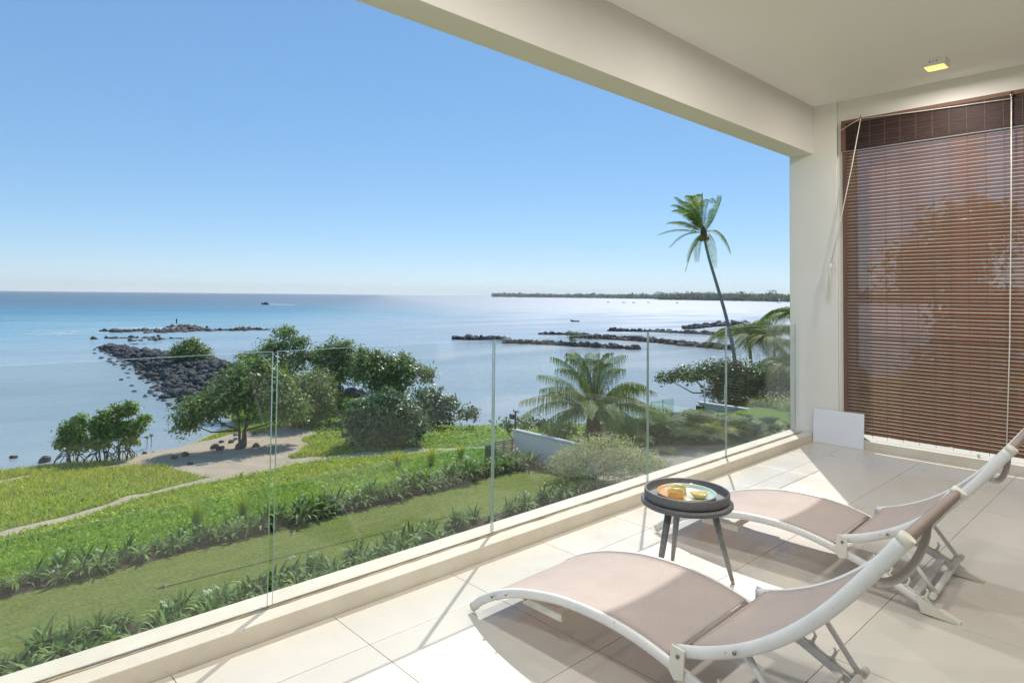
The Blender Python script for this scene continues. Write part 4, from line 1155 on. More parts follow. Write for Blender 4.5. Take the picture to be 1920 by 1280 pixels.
# breakwaters of the bay
def breakwater(pts, w, n, label, seed, s=(.5, .95), hh=1.0):
    R = random.Random(seed); t = empty('breakwater', (pts[0][0], pts[0][1], SEA_Z)); tag(t, label, 'breakwater', 'rock breakwaters in the bay')
    P = [Vector((x, y, 0)) for x, y in pts]; sp = []; L = [(P[i + 1] - P[i]).length for i in range(len(P) - 1)]
    for i in range(n):
        k_ = R.choices(range(len(L)), L)[0]; u = R.random(); d = (P[k_ + 1] - P[k_]).normalized(); nn = Vector((-d.y, d.x, 0))
        o_ = R.gauss(0, .5) * w; q = P[k_].lerp(P[k_ + 1], u) + nn * o_
        sp.append((q.x - pts[0][0], q.y - pts[0][1], max(-.1, hh * (1 - (o_ / (w * 1.2)) ** 2)) * R.uniform(.0, .75) * (.45 + .6 * abs(sin(u * 37 + k_ * 2))) - .1, R.uniform(*s) * R.uniform(.35, 1.15)))
    sp.sort(key=lambda q: -q[3])
    for q in sp[:45]: add_rock(t, *q, R)
    rubble('rubble', sp[45:], t, M['rock'], seed=seed)
    return t
breakwater([(91, 116), (95, 110), (99, 106)], 1.0, 110, 'short dark rock breakwater left of the bay', 601, (.6, 1.3), .9)
breakwater([(93, 101.5), (97, 92), (100, 80), (101.5, 73.5)], 1.2, 300, 'near rock breakwater with a bush growing on it', 602, (.5, 1.05), 1.0)
breakwater([(121, 118), (125, 113), (129, 108)], .8, 100, 'small low rock breakwater behind the near one', 603, (.5, .9), .6)
breakwater([(118, 104), (122, 94), (122, 85), (119, 73), (117, 62)], 1.3, 420, 'long rock breakwater reaching behind the leaning palm', 604, (.55, 1.15), 1.2)
breakwater([(150, 118), (158, 106), (161, 94), (161, 84)], 1.2, 260, 'far middle rock breakwater with low dark stones', 605, (.6, 1.1), 1.0)
breakwater([(181, 111), (205, 116), (236, 118)], 1.5, 240, 'farthest dark rock breakwater just left of the palms', 606, (.8, 1.6), 1.5)
tree('breakwater_bush', (98.6, 86.5, SEA_Z + .7), [(0, 0, 1.3, 1.3, 1.3, .9), (-.6, .6, 1.8, .9, .9, .7), (.7, -.6, 1.6, .9, .9, .6), (0, 0, .6, 1.3, 1.3, .6)], 'grey-green bush growing on the near breakwater', 'bush', 1300, .26, M['leaf_b'], 610, trunks=4, tr=.05, spread=.3, shell=.3)
# loose stones round the sandy patch and at the waterline
for i, (x, y, s) in enumerate([(4.85, 48.6, .22), (6.1, 46.4, .42), (15.0, 43.2, .20), (15.3, 42.3, .24), (15.8, 43.0, .20), (11.96, 40.4, .30), (11.4, 40.3, .20), (14.0, 41.5, .34), (11.3, 37.2, .20), (13.9, 40.2, .30), (14.8, 39.5, .42), (15.6, 39.2, .30), (16.4, 44.6, .18), (17.4, 44.0, .2), (10.9, 44.6, .2)]):
    z = float(terrain_z(np.array([x]), np.array([y]))[0]); z = max(z, SEA_Z)
    o = link('rock', rock_v[i % 6], None, (x, y, z + s * .25)); o.scale = (s, s * .9, s * .85); o.rotation_euler = (0, 0, i)
    lab = ['tiny lone rock in the water at the far left', 'dark rock in the water left of the mangroves'][i] if i < 2 else 'small dark rock lying on the sandy patch round the forked tree'
    tag(o, lab, 'rock', 'loose rocks on the sand' if i >= 2 else None)

# thin broken foam where the swell meets the reef
R = random.Random(91); mb = MB()
for i in range(60):
    x = R.uniform(22, 60); y = 172 + R.uniform(0, 26) + x * .2; L = R.uniform(1.0, 4.5); w = R.uniform(.15, .5); a = R.uniform(-.35, .1)
    d = Vector((cos(a), sin(a), 0)); n_ = Vector((-sin(a), cos(a), 0)); c = Vector((x, y, SEA_Z + .03 + .002 * (i % 9))); vs_ = []
    for q in range(7):
        u = q / 6; ww = w * sin(pi * u) ** .6 * R.uniform(.5, 1.2) + .02; p_ = c + d * L * (u - .5) * 2 + n_ * R.uniform(-.1, .1); vs_ += [p_ - n_ * ww, p_ + n_ * ww]
    mb.add(vs_, [(2 * q, 2 * q + 2, 2 * q + 3, 2 * q + 1) for q in range(6)])
M['foam'] = m_simple('wake_foam', (0.85, 0.87, 0.88), 0.9)
tag(mb.build('sea_foam', M['foam']), 'broken white foam washing round the far reef', 'foam', kind='stuff')

# ------------------------------------------------------------------ person on the reef
def skin_figure(name, J, E_, mat_, parent=None, sub=2):
    me = bpy.data.meshes.new(name); me.from_pydata([j[:3] for j in J], E_, [])
    o = link(name, me, parent); o.modifiers.new('skin', 'SKIN'); 
    sv = me.skin_vertices[0].data
    for i, j in enumerate(J): sv[i].radius = (j[3], j[3] * (j[4] if len(j) > 4 else 1))
    sv[0].use_root = True
    o.modifiers.new('sub', 'SUBSURF').levels = sub; o.modifiers['sub'].render_levels = sub
    me.materials.append(mat_); return o
M['cloth_dark'] = m_simple('dark_clothes', (0.02, 0.022, 0.03), 0.8)
M['skin'] = m_simple('skin', (0.22, 0.12, 0.08), 0.6)
M['hair'] = m_simple('hair', (0.012, 0.01, 0.01), 0.7)
pe = empty('person', (57.3, 204.0, SEA_Z + .72), radians(35)); tag(pe, 'person in dark clothes standing upright on the reef', 'person')
skin_figure('body', [(0, 0, .95, .15, .75), (0, 0, 1.15, .14, .7), (0, 0, 1.38, .17, .6), (0, 0, 1.50, .06), (0, .01, 1.60, .085), (0, .01, 1.70, .08),
                     (.19, 0, 1.40, .065), (.24, .02, 1.14, .05), (.22, .10, .90, .04), (.21, .13, .80, .03),
                     (-.19, 0, 1.40, .065), (-.24, .02, 1.14, .05), (-.22, .10, .90, .04), (-.21, .13, .80, .03),
                     (.10, 0, .86, .10), (.11, .02, .48, .07), (.12, -.01, .08, .05), (.12, .14, .03, .035),
                     (-.10, 0, .86, .10), (-.11, .02, .48, .07), (-.12, -.01, .08, .05), (-.12, .14, .03, .035)],
            [(0, 1), (1, 2), (2, 3), (3, 4), (4, 5), (2, 6), (6, 7), (7, 8), (8, 9), (2, 10), (10, 11), (11, 12), (12, 13), (0, 14), (14, 15), (15, 16), (16, 17), (0, 18), (18, 19), (19, 20), (20, 21)], M['cloth_dark'], pe)
MB().lathe([(.001, .115), (.06, .10), (.092, .05), (.095, 0), (.08, -.05)], 10, (0, -.005, 1.66)).build('hair', M['hair'], pe)

# ------------------------------------------------------------------ boats
M['hull_dark'] = m_simple('dark_hull', (0.04, 0.045, 0.05), 0.4)
M['hull_white'] = m_simple('white_hull', (0.7, 0.7, 0.7), 0.4)
def boat(loc, rotz, L, label, hm, cabin=True, sail=False):
    t = empty('boat', loc, rotz); tag(t, label, 'boat', 'boats out on the water')
    st = []
    for u, w, z0, z1 in ((0, .16, -.1, .13), (.35, .17, -.1, .12), (.7, .13, -.08, .15), (1.0, .01, .06, .22)):
        x = (u - .5) * L; st.append([(x, -w * L, z1 * L), (x, -w * L * .6, z0 * L), (x, w * L * .6, z0 * L), (x, w * L, z1 * L)])
    mb = MB(); mb.add([q for r in st for q in r], [(i * 4 + k_, i * 4 + k_ + 1, i * 4 + k_ + 5, i * 4 + k_ + 4) for i in range(3) for k_ in range(3)] + [(i * 4 + 3, i * 4, i * 4 + 4, i * 4 + 7) for i in range(3)] + [(3, 2, 1, 0), (12, 13, 14, 15)])
    mb.build('hull', hm, t)
    if cabin: MB().cbox(-.22 * L, .08 * L, -.09 * L, .09 * L, .10 * L, .27 * L, .02 * L).build('cabin', hm, t)
    if sail:
        MB().tube([(0, 0, .1 * L), (0, 0, 1.5 * L)], .012 * L, 6).build('mast', hm, t)
        MB().add([(0, 0, .25 * L), (-.5 * L, .05 * L, .28 * L), (0, 0, 1.45 * L), (0, .02 * L, .25 * L), (-.5 * L, .07 * L, .28 * L), (0, .02 * L, 1.45 * L)], [(0, 1, 2), (5, 4, 3), (0, 3, 4, 1), (1, 4, 5, 2), (2, 5, 3, 0)]).build('sail', M['foam'], t)
    return t
sb = boat((231.6, 567.4, SEA_Z + .3), radians(136), 7.0, 'speedboat trailing a white wake on the open sea', M['hull_dark'])
wk = MB(); pv = []
for i in range(13):
    u = i / 12; w = .7 + 1.6 * u + .5 * sin(i * 2.3); pv += [(-3.4 - 24 * u, -w, .03 + .22 * (1 - u)), (-3.4 - 24 * u, 0, .1 + .45 * (1 - u)), (-3.4 - 24 * u, w, .03 + .22 * (1 - u))]
wk.add(pv, [(i * 3 + k_, i * 3 + k_ + 1, i * 3 + k_ + 4, i * 3 + k_ + 3) for i in range(12) for k_ in range(2)])
wk.build('wake', M['foam'], sb, (0, 0, -.3))
for i, (x, y, L, lb) in enumerate([(918, 723, 8, 'leftmost small moored boat in the bright bay'), (905, 678, 10, 'second small moored boat from the left in the bay'), (925, 672, 9, 'third small moored boat from the left in the bay'), (1010, 700, 10, 'fourth small moored boat from the left in the bay'), (1020, 645, 9, 'rightmost small moored boat in the bay')]):
    boat((x, y, SEA_Z), radians(130 + 12 * i), L * .65, lb, M['hull_dark'], cabin=i % 2 == 0)
boat((193.8, 169.2, SEA_Z), radians(135), 3.6, 'low dark empty boat floating in the middle of the bay', M['hull_dark'], cabin=False)
boat((1560, 700, SEA_Z), radians(100), 9, 'small sailing boat with white sail near the far beach', M['hull_white'], cabin=False, sail=True)

# ------------------------------------------------------------------ palms
LAT = Vector((0.7285, -0.6850, 0)); DEP = Vector((0.6850, 0.7285, 0)); ZV = Vector((0, 0, 1))
M['frond'] = m_leaf('palm_frond', (0.028, 0.052, 0.014), (0.06, 0.10, 0.024), (0.12, 0.165, 0.042), 0.35, 0.25, 0.5)
M['frond_y'] = m_leaf('palm_frond_yellowish', (0.05, 0.07, 0.016), (0.09, 0.115, 0.028), (0.17, 0.18, 0.05), 0.4, 0.3, 0.5)
M['rachis'] = m_simple('frond_stalk', (0.20, 0.20, 0.08), 0.5)
M['palm_trunk'] = m_simple('palm_trunk', (0.30, 0.285, 0.265), 0.85, var=0.3, nscale=4, bump=0.7, bscale=12)
M['fibre'] = m_simple('palm_fibre', (0.16, 0.10, 0.05), 0.95, var=0.4, nscale=8, bump=0.8, bscale=30)
M['coconut'] = m_simple('coconut', (0.34, 0.20, 0.045), 0.5, var=0.3, nscale=10)
def frond(parent, P0, P1, P2, n, ll, droop, seed, mat_=None, wind=Vector((0, 0, 0)), rr=.025, lw=.022):
    R = random.Random(seed); mb = MB()
    B = lambda u: P0 * (1 - u) ** 2 + P1 * 2 * u * (1 - u) + P2 * u * u
    T = lambda u: ((P1 - P0) * (1 - u) + (P2 - P1) * u).normalized()
    pts = [B(i / 8) for i in range(9)]
    mb.tube(pts, [rr * (1 - .85 * i / 8) for i in range(9)], 4, mi=1)
    for i in range(n):
        u = .12 + .88 * (i + R.uniform(-.3, .3)) / n; u = min(max(u, .05), 1)
        b = B(u); tg = T(u); sd_ = tg.cross(ZV)
        sd_ = sd_.normalized() if sd_.length > 1e-3 else LAT.copy()
        upn = sd_.cross(tg)
        prof = (.45 + .55 * sin(pi * min(1, u * 1.05)) ** .8) if u < .92 else .5
        for sg in (-1, 1):
            L = ll * prof * R.uniform(.85, 1.12)
            d = (sd_ * sg * .85 + tg * (.45 + .4 * u) + upn * .25 + wind * .8).normalized()
            m_ = b + d * L * .5 - ZV * droop * L * .12
            e = m_ + (d * (1 - droop * .75) - ZV * droop * .8 + wind * .5).normalized() * L * .55
            w = tg.cross(d); w = tg * lw * R.uniform(.8, 1.2)
            mb.add([b - w * .5, b + w * .5, m_ + w, m_ - w, e + w * .15, e - w * .15], [(0, 1, 2, 3), (3, 2, 4, 5)], 0)
    return mb.build('frond', [mat_ or M['frond'], M['rachis']], parent)
def lv(a, u, d=0.0): return LAT * a + ZV * u + DEP * d

# squat coconut palm in the neighbouring garden
sp_ = empty('coconut_palm', (24.9, 20.5, -6.2)); tag(sp_, 'squat coconut palm with arching fronds behind the white boundary wall', 'palm')
MB().tube([(0, 0, -.1), (0, 0, .5), (.02, 0, 1.1), (0, .02, 1.75)], [.56, .46, .36, .26], 12).build('trunk', M['fibre'], sp_)
c0 = Vector((0, 0, 1.7))
spec = [  # control, tip, depth (metres sideways, up)
    ((-1.9, 2.6, -.3), (-3.55, .75, -.4)), ((-1.3, 3.0, .5), (-2.6, 1.9, .8)), ((-.9, 3.7, -.3), (-2.0, 2.9, -.3)), ((-.7, 4.2, .4), (-1.1, 3.0, .9)), ((-.3, 4.1, .8), (.3, 3.0, 1.9)),
    ((.5, 4.0, .2), (.75, 3.1, -.2)), ((.6, 3.6, .9), (1.7, 2.9, 1.4)), ((1.3, 3.2, -.3), (2.4, 1.6, -.5)), ((1.8, 2.9, .6), (3.1, 1.15, .9)), ((1.9, 2.1, -.4), (3.6, .5, -.7)),
    ((-1.9, 1.7, .6), (-2.6, -.8, .8)), ((1.4, 1.9, -1.2), (2.1, -.5, -1.9)), ((-1.1, 2.2, -1.2), (-1.9, -.6, -1.9)), ((.5, 2.6, -1.5), (.9, .2, -2.5)), ((-.3, 2.8, -1.5), (-.6, .4, -2.6)),
    ((.2, 2.9, 1.6), (.5, 1.2, 3.0)), ((-1.2, 2.6, 1.5), (-2.0, .7, 2.7)), ((1.5, 2.5, 1.5), (2.4, .6, 2.6)), ((1.0, 1.7, -.9), (1.6, -.9, -1.4)), ((-1.4, 1.9, -.3), (-2.3, -.9, -.4))]
rj = random.Random(9)
spec += [((a[0] + rj.uniform(-.4, .4), a[1] + rj.uniform(-.3, .2), a[2] + rj.uniform(-.6, .6)), (b[0] * rj.uniform(.85, 1.02), b[1] + rj.uniform(-.7, .1), b[2] + rj.uniform(-.8, .8))) for a, b in spec[:10] + spec[13:18]]
for i, (a, b) in enumerate(spec):
    frond(sp_, c0 + lv(a[0] * .1, 0, a[2] * .1), c0 + lv(a[0] * .75, a[1] - 1.2, a[2] * .8), c0 + lv(b[0], b[1] - .1, b[2]), 66, 1.1, 1.15, 700 + i, M['frond'] if i % 4 else M['frond_y'], rr=.03, lw=.014)
MB().tube([c0, c0 + lv(.05, 1.2), c0 + lv(.0, 2.9)], [.05, .03, .008], 6).build('spear_leaf', M['rachis'], sp_)
R = random.Random(8)
for i in range(13):
    a = R.uniform(0, 2 * pi)
    MB().lathe([(.001, -.12), (.075, -.08), (.10, 0), (.075, .08), (.001, .12)], 10).build('coconut', M['coconut'], sp_, (cos(a) * R.uniform(.4, .65), sin(a) * R.uniform(.4, .65), R.uniform(.15, .7)), (R.uniform(-.6, .6), R.uniform(-.6, .6), 0))

# tall leaning coconut palm
tp_ = empty('leaning_palm', (47.35, 24.6, -7.2)); tag(tp_, 'tall leaning coconut palm with windswept crown rising above the horizon', 'palm')
tr_pts = [(0, -.2, 0), (.05, 1.2, 0), (-.05, 3.0, 0), (-.35, 5.0, 0), (-.85, 7.2, 0), (-1.55, 9.6, 0), (-2.15, 11.6, 0), (-2.48, 13.0, 0), (-2.58, 13.45, 0)]
MB().tube([lv(*q) for q in spline([Vector(q) for q in tr_pts], 4)], [.175 - .085 * min(1, i / 30) for i in range(33)], 12).build('trunk', M['palm_trunk'], tp_)
c0 = lv(-2.58, 13.55)
tips = [((-1.4, 1.2), (-2.6, .9)), ((-1.1, 2.2), (-2.4, 1.7)), ((-1.0, 2.6), (-2.0, 2.5)), ((-.7, 2.7), (-1.4, 2.9)), ((-.5, 3.0), (-.5, 3.2)), ((-.2, 3.3), (.25, 2.2)), ((-.9, 2.1), (-1.7, 2.2)),
        ((1.1, 1.6), (.95, 2.8)), ((1.3, 1.3), (1.25, 2.2)), ((1.4, .9), (1.95, -1.5)), ((.9, .1), (1.35, -2.6)), ((-.6, -.2), (-.95, -2.3)), ((-.5, -.4), (-1.0, -2.1)), ((-1.4, .4), (-2.9, -1.2)), ((-1.5, .8), (-3.1, .05)), ((-.6, 1.7), (-1.5, 1.4)), ((-.4, 2.3), (-.9, 2.4))]
rj = random.Random(4)
tips += [((a[0] + rj.uniform(-.35, .2), a[1] + rj.uniform(-.2, .3)), (b[0] + rj.uniform(-.4, .25), b[1] + rj.uniform(-.35, .3))) for a, b in tips[:6]]
for i, (a, b) in enumerate(tips):
    dz = (-1) ** i * (.3 + .3 * (i % 3))
    frond(tp_, c0, c0 + lv(a[0], a[1], dz), c0 + lv(b[0], b[1], dz * 2.0), 46, .74, .68, 760 + i, M['frond'] if i % 3 else M['frond_y'], wind=LAT * -.6 + ZV * .05, rr=.026, lw=.022)
MB().tube([c0, c0 + lv(-.9, -1.3), c0 + lv(-1.45, -3.0)], [.03, .03, .02], 5).build('dry_stalk', M['palm_trunk'], tp_)
MB().lathe([(.16, -.5), (.26, -.1), (.24, .25), (.08, .6)], 10, tuple(c0)).build('crown_shaft', M['fibre'], tp_)
for i in range(7):
    a = i * .9
    MB().lathe([(.001, -.15), (.10, -.09), (.13, 0), (.10, .09), (.001, .15)], 9).build('coconut', M['coconut'], tp_, tuple(c0 + Vector((cos(a) * .33, sin(a) * .33, -.35 - .12 * (i % 2)))))
# palms at the right edge
def bushy_palm(base, h, nf, fl, label, seed, lean=(0, 0), tr=.16):
    R = random.Random(seed); t = empty('coconut_palm', base); tag(t, label, 'palm', 'palms beside the pillar')
    top = lv(lean[0], h, lean[1])
    MB().tube([Vector((0, 0, -.2)), top * .5 + lv(-.1, 0, 0), top], [tr * 1.5, tr, tr * .8], 10).build('trunk', M['palm_trunk'], t)
    for i in range(nf):
        a = 2.399 * i + R.uniform(-.2, .2); el = -.35 + 1.65 * ((i * .618) % 1)
        d = LAT * cos(a) + DEP * sin(a); L = fl * R.uniform(.85, 1.1)
        mid = top + d * L * .5 * max(.25, cos(el)) + ZV * L * (.28 + .42 * sin(el)); tip = top + d * L * (.55 + .42 * cos(el)) + ZV * L * (-.42 + .62 * sin(el))
        frond(t, top, mid, tip, 60, 1.1, 1.0, seed + i, M['frond'] if i % 3 else M['frond_y'], rr=.035, lw=.018)
    return t
bushy_palm((57.5, 28.0, -7.3), 4.9, 30, 4.0, 'bushy palm standing left of the pillar behind the leafy bush', 800, (-.6, 0))
bushy_palm((54.6, 22.9, -6.8), 6.3, 30, 3.4, 'palm at the pillar edge, tallest of the low palms', 830, (.1, 0))
bushy_palm((50.6, 21.9, -6.8), 2.6, 26, 2.9, 'low palm half hidden by the pillar above the white wall', 860, (.1, 0))

bushy_palm((56.6, 25.6, -6.9), 4.4, 30, 3.6, 'bushy palm with a bare slim trunk between the other low palms', 890, (-.2, 0), .13)

# ------------------------------------------------------------------ neighbouring garden
M['pave'] = m_simple('terrace_paving', (0.30, 0.275, 0.23), 0.85, var=0.18, nscale=1.2, bump=0.3, bscale=14)
structure('terrace', MB().box(21.0, 38.5, 2.5, 19.8, -6.6, -6.22).box(21.0, 33.0, 19.8, 22.6, -6.6, -6.222), M['pave'])
M['blue_white'] = m_plaster('weathered_white_wall', (0.62, 0.64, 0.66), 0.16)
bw_ = empty('boundary_wall', (21.0, 18.4, -6.3)); tag(bw_, 'white rendered boundary wall with rounded coping between the two gardens', 'wall')
MB().cbox(-.09, .09, -0.9, 3.65, 0, 1.27, .01).build('wall_body', M['wall'], bw_)
MB().tube([(0, -0.93, 1.30), (0, 3.68, 1.30)], 1.0, 12, ell=(.07, .14), up=(0, 0, 1)).build('coping', M['blue_white'], bw_)
sl_ = empty('slat_screen', (19.75, 22.0, -6.25)); tag(sl_, 'brown timber slat screen between glass fence and white wall', 'screen')
M['timber'] = m_simple('brown_timber', (0.38, 0.27, 0.18), 0.7, var=0.2, nscale=6)
for i in range(11): MB().cbox(0, 1.12, -.012, .012, .08 + i * .075, .125 + i * .075, .002).build('slat', M['timber'], sl_)
for xx in (.02, .56, 1.10): MB().cbox(xx - .03, xx + .03, .014, .07, 0, .92, .003).build('post', M['timber'], sl_)
MB().cbox(-.62, -.02, -.012, .012, .05, .80, .003).build('side_panel', M['timber'], sl_)
fl_ = empty('floodlight', (21.0, 22.0, -4.98)); tag(fl_, 'black floodlight on a short post at the end of the white wall', 'floodlight')
M['black'] = m_simple('black_metal', (0.02, 0.02, 0.022), 0.5)
MB().tube([(0, 0, 0), (0, 0, .86)], .045, 8).build('post', M['black'], fl_)
MB().cbox(-.30, -.06, -.12, .10, .52, .74, .01).build('lamp_head', M['black'], fl_)
MB().cbox(-.05, .18, -.03, .03, .80, .86, .005).build('bracket', M['black'], fl_)
# pool deck, glass and second white wall
M['deck'] = m_simple('pool_deck_stone', (0.33, 0.36, 0.38), 0.6, var=0.2, nscale=1.0)
structure('pool_deck', MB().box(33.5, 42.9, 19.9, 27.2, -8.2, -7.45).box(38.6, 42.9, 8.0, 19.9, -8.2, -7.452), M['deck'])
for i in range(6):
    x0 = 33.6 + i * 1.45
    mb = MB().box(x0, x0 + 1.43, 27.0, 27.012, -7.45, -6.25)
    for fi in (0, 1, 3, 5): mb.mi[fi] = 1
    o = mb.build('pool_glass', [M['garden_glass'], M['glass_edge']]); tag(o, 'glass panel of the neighbour pool fence, %s from the left' % ORD[i], 'glass fence', 'neighbour pool fence')
    MB().cbox(x0 - .035, x0 - .003, 26.99, 27.03, -7.45, -6.22, .003).build('post', M['post'], o)
w2 = empty('garden_wall', (43.1, 22.0, -8.0)); tag(w2, 'long bluish white wall below the leafy bush and palms', 'wall')
MB().cbox(-.12, .12, -12.0, 3.3, 0, 1.52, .01).build('wall_body', M['blue_white'], w2)
MB().cbox(-.17, .17, -12.1, 3.4, 1.521, 1.60, .01).build('coping', M['white_paint'], w2)
MB().cbox(-.55, -.16, 2.85, 3.30, .95, 1.38, .02).build('wall_box', M['black'], w2)
MB().cbox(-.50, -.125, -9, .5, .72, .84, .01).build('ledge', M['white_paint'], w2)
pg_ = empty('pergola', (43.6, 24.6, -6.75)); tag(pg_, 'slim white post frame under the overhanging branch', 'pergola')
for dx, dy in ((0, .6), (.3, -.9)): MB().cbox(dx - .04, dx + .04, dy - .04, dy + .04, 0, 1.7, .005).build('post', M['white_paint'], pg_)
# upper terrace land behind that wall
structure('upper_garden', MB().box(43.25, 63, 8, 25.2, -8.9, -6.75), M['lawn'])
tree('leafy_bush', (47.8, 25.0, -6.8), [(0, 0, 1.6, 1.9, 1.9, 1.3), (-1.2, 1.3, 2.3, 1.3, 1.3, .8), (-2.7, 2.7, 2.0, 1.2, 1.1, .55), (-3.9, 3.7, 1.7, .8, .8, .4), (1.4, -1.3, 1.7, 1.7, 1.6, 1.2), (2.6, -2.8, 1.3, 1.5, 1.5, 1.1), (-.2, 0, .6, 2.0, 1.9, .8), (0, .3, 2.6, 1.1, 1.1, .6)],
     'broad-leaved dark bush with a long branch reaching left over the water', 'bush', 17000, .25, M['leaf_b'], 901, trunks=3, tr=.1, spread=.5, shell=.45)
tree('garden_shrub', (50.2, 19.3, -6.75), [(0, 0, 1.0, 1.6, 1.6, 1.0), (1.2, -1.2, 1.3, 1.5, 1.5, 1.2), (-1.2, 1.1, .7, 1.2, 1.2, .7), (1.6, -1.6, 2.2, 1.2, 1.2, .9)], 'grey-green shrub beside the pillar above the white wall', 'shrub', 11000, .19, M['leaf_a'], 902, trunks=3, tr=.06)
M['yellow'] = m_leaf('yellow_flowers', (0.45, 0.28, 0.03), (0.60, 0.42, 0.05), (0.5, 0.45, 0.10), 0.6, 0.3)
for i, (x, y, lb) in enumerate([(45.2, 18.6, 'grey-green shrub right behind the long white wall, nearest the flowers'), (45.6, 16.4, 'grey-green shrub behind the long white wall beside the pillar'), (47.0, 20.6, 'low dark shrub under the bushy palms behind the white wall')]):
    tree('wall_shrub', (x, y, -6.75), [(0, 0, .55, 1.2, 1.2, .6), (.6, -.9, .6, 1.0, 1.0, .6), (-.5, .9, .5, .9, .9, .5)], lb, 'shrub', 4500, .17, M['leaf_s'] if i < 2 else M['leaf_b'], 930 + i, trunks=3, tr=.03)
yt = tree('flowering_shrub', (44.6, 21.0, -6.7), [(0, 0, .35, .6, .6, .4), (.4, -.7, .4, .5, .5, .35), (-.2, .5, .4, .5, .5, .35)], 'low shrub with yellow flowers on top of the long white wall', 'shrub', 2600, .13, M['leaf_c'], 903, trunks=2, tr=.03)
link('flowers', crown_mesh('flowers', [(0, .5, .55, .45, .45, .25), (.5, -.8, .6, .35, .35, .2)], 500, .11, M['yellow'], 904, .1)[0], yt)
# row of cycad-like ferns along the neighbour lawn
M['fern'] = m_leaf('fern_frond', (0.014, 0.034, 0.010), (0.034, 0.066, 0.016), (0.085, 0.125, 0.028))
def fern(base, s, label, seed, mat_):
    R = random.Random(seed); t = empty('cycad_fern', base, R.uniform(0, 6)); tag(t, label, 'fern', 'cycad ferns in the neighbour bed')
    for i in range(18):
        a = 2.399 * i; d = Vector((cos(a), sin(a), 0)); el = .2 + 1.2 * ((i * .618) % 1); L = s * R.uniform(.8, 1.15)
        frond(t, Vector((0, 0, .1)), d * L * .45 * cos(el) + ZV * L * .75 * sin(el) + ZV * .15 * L, d * L * (.4 + .6 * cos(el)) + ZV * L * (.85 * sin(el) - .15), 24, .34 * s, .35, seed * 31 + i, mat_, rr=.016, lw=.016)
fr_spots = [(26.3, 19.2, 1.3), (27.4, 18.7, 1.5), (28.6, 18.4, 1.45), (29.6, 17.6, 1.6), (30.8, 17.2, 1.5), (31.9, 16.6, 1.45), (33.0, 16.2, 1.4), (34.2, 15.7, 1.3), (35.4, 15.2, 1.3), (27.6, 20.2, 1.5), (29.2, 19.6, 1.6), (31.0, 18.8, 1.6), (32.6, 18.0, 1.5), (34.2, 17.2, 1.4), (35.8, 16.6, 1.35), (37.4, 15.6, 1.3)]
for i, (x, y, s) in enumerate(fr_spots):
    fern((x, y, -6.25), s * (1.25 if x < 32.0 else .85), 'cycad-like fern in the front row, %s to the right of the squat palm' % ORD[i] if i < 9 else 'cycad-like fern in the back row, %s to the right of the squat palm' % ORD[i - 9], 950 + i, M['fern'] if i % 4 else M['frond_y'])
tree('fern_backing_shrub', (29.5, 20.3, -6.3), [(0, 0, .5, 1.7, 1.1, .6), (-2.4, 1.3, .5, 1.5, 1.0, .6), (2.4, -1.3, .5, 1.6, 1.0, .6), (4.5, -2.5, .45, 1.5, 1.0, .5)], 'low dark hedge behind the neighbour ferns', 'hedge', 9000, .14, M['leaf_b'], 905, trunks=3, tr=.03)
tree('silver_shrub', (20.35, 17.0, -6.2), [(0, 0, .8, 1.35, 1.35, .85), (1.1, -1.1, .8, 1.2, 1.2, .8), (-.6, .7, .6, .9, .9, .55), (.5, -.4, 1.3, 1.0, 1.0, .5), (1.9, -1.6, .6, .9, .9, .55)], 'rounded grey-green shrub on the lawn before the white wall', 'shrub', 14000, .09, M['leaf_s'], 906, trunks=4, tr=.03, spread=.3, clump=.2)
tree('frangipani', (23.8, 24.2, -6.6), [(-.7, .6, 1.1, .35, .35, .2), (0, 0, 1.3, .4, .4, .25), (.7, -.6, 1.2, .4, .4, .25), (1.5, -1.2, .8, .8, .8, .5), (.9, -.6, .4, 1.0, 1.0, .4)], 'small bare-branched frangipani behind the boundary wall', 'tree', 1500, .24, M['leaf_b'], 907, trunks=3, tr=.05, shell=.2, twigs=8)
# tree in the garden beyond the end wall, seen through the blind
tree('garden_tree', (21.5, 4.45, -6.2), [(0, 0, 5.0, 1.3, 1.3, 1.5), (.2, -.5, 6.6, 1.2, 1.2, 1.3), (-.3, .7, 8.3, 1.2, 1.1, 1.0), (.2, -.3, 9.4, 1.2, 1.2, .8), (.3, -.7, 3.6, 1.4, 1.4, 1.2)], 'tall leafy tree seen as a dark shape through the brown blind', 'tree', 13000, .24, M['leaf_b'], 908, tr=.16)
for i, (x, y, h_) in enumerate([(30, 11, 2.2), (33, 9, 2.6), (36, 6, 3.0), (28, 3, 2.4), (31, 5, 2.2)]):
    tree('garden_shrub', (x, y, -6.2), [(0, 0, h_ * .5, 2.2, 2.2, h_ * .45), (1.2, -1.2, h_ * .4, 1.6, 1.6, h_ * .4)], ['leafy shrub dimly seen low through the blind, leftmost', 'leafy shrub dimly seen low through the blind, second', 'leafy shrub dimly seen low through the blind, farthest', 'leafy shrub dimly seen through the blind, rightmost', 'leafy shrub dimly seen through the blind, right of centre'][i], 'shrub', 3500, .28, M['leaf_c'], 910 + i, trunks=3, tr=.06)

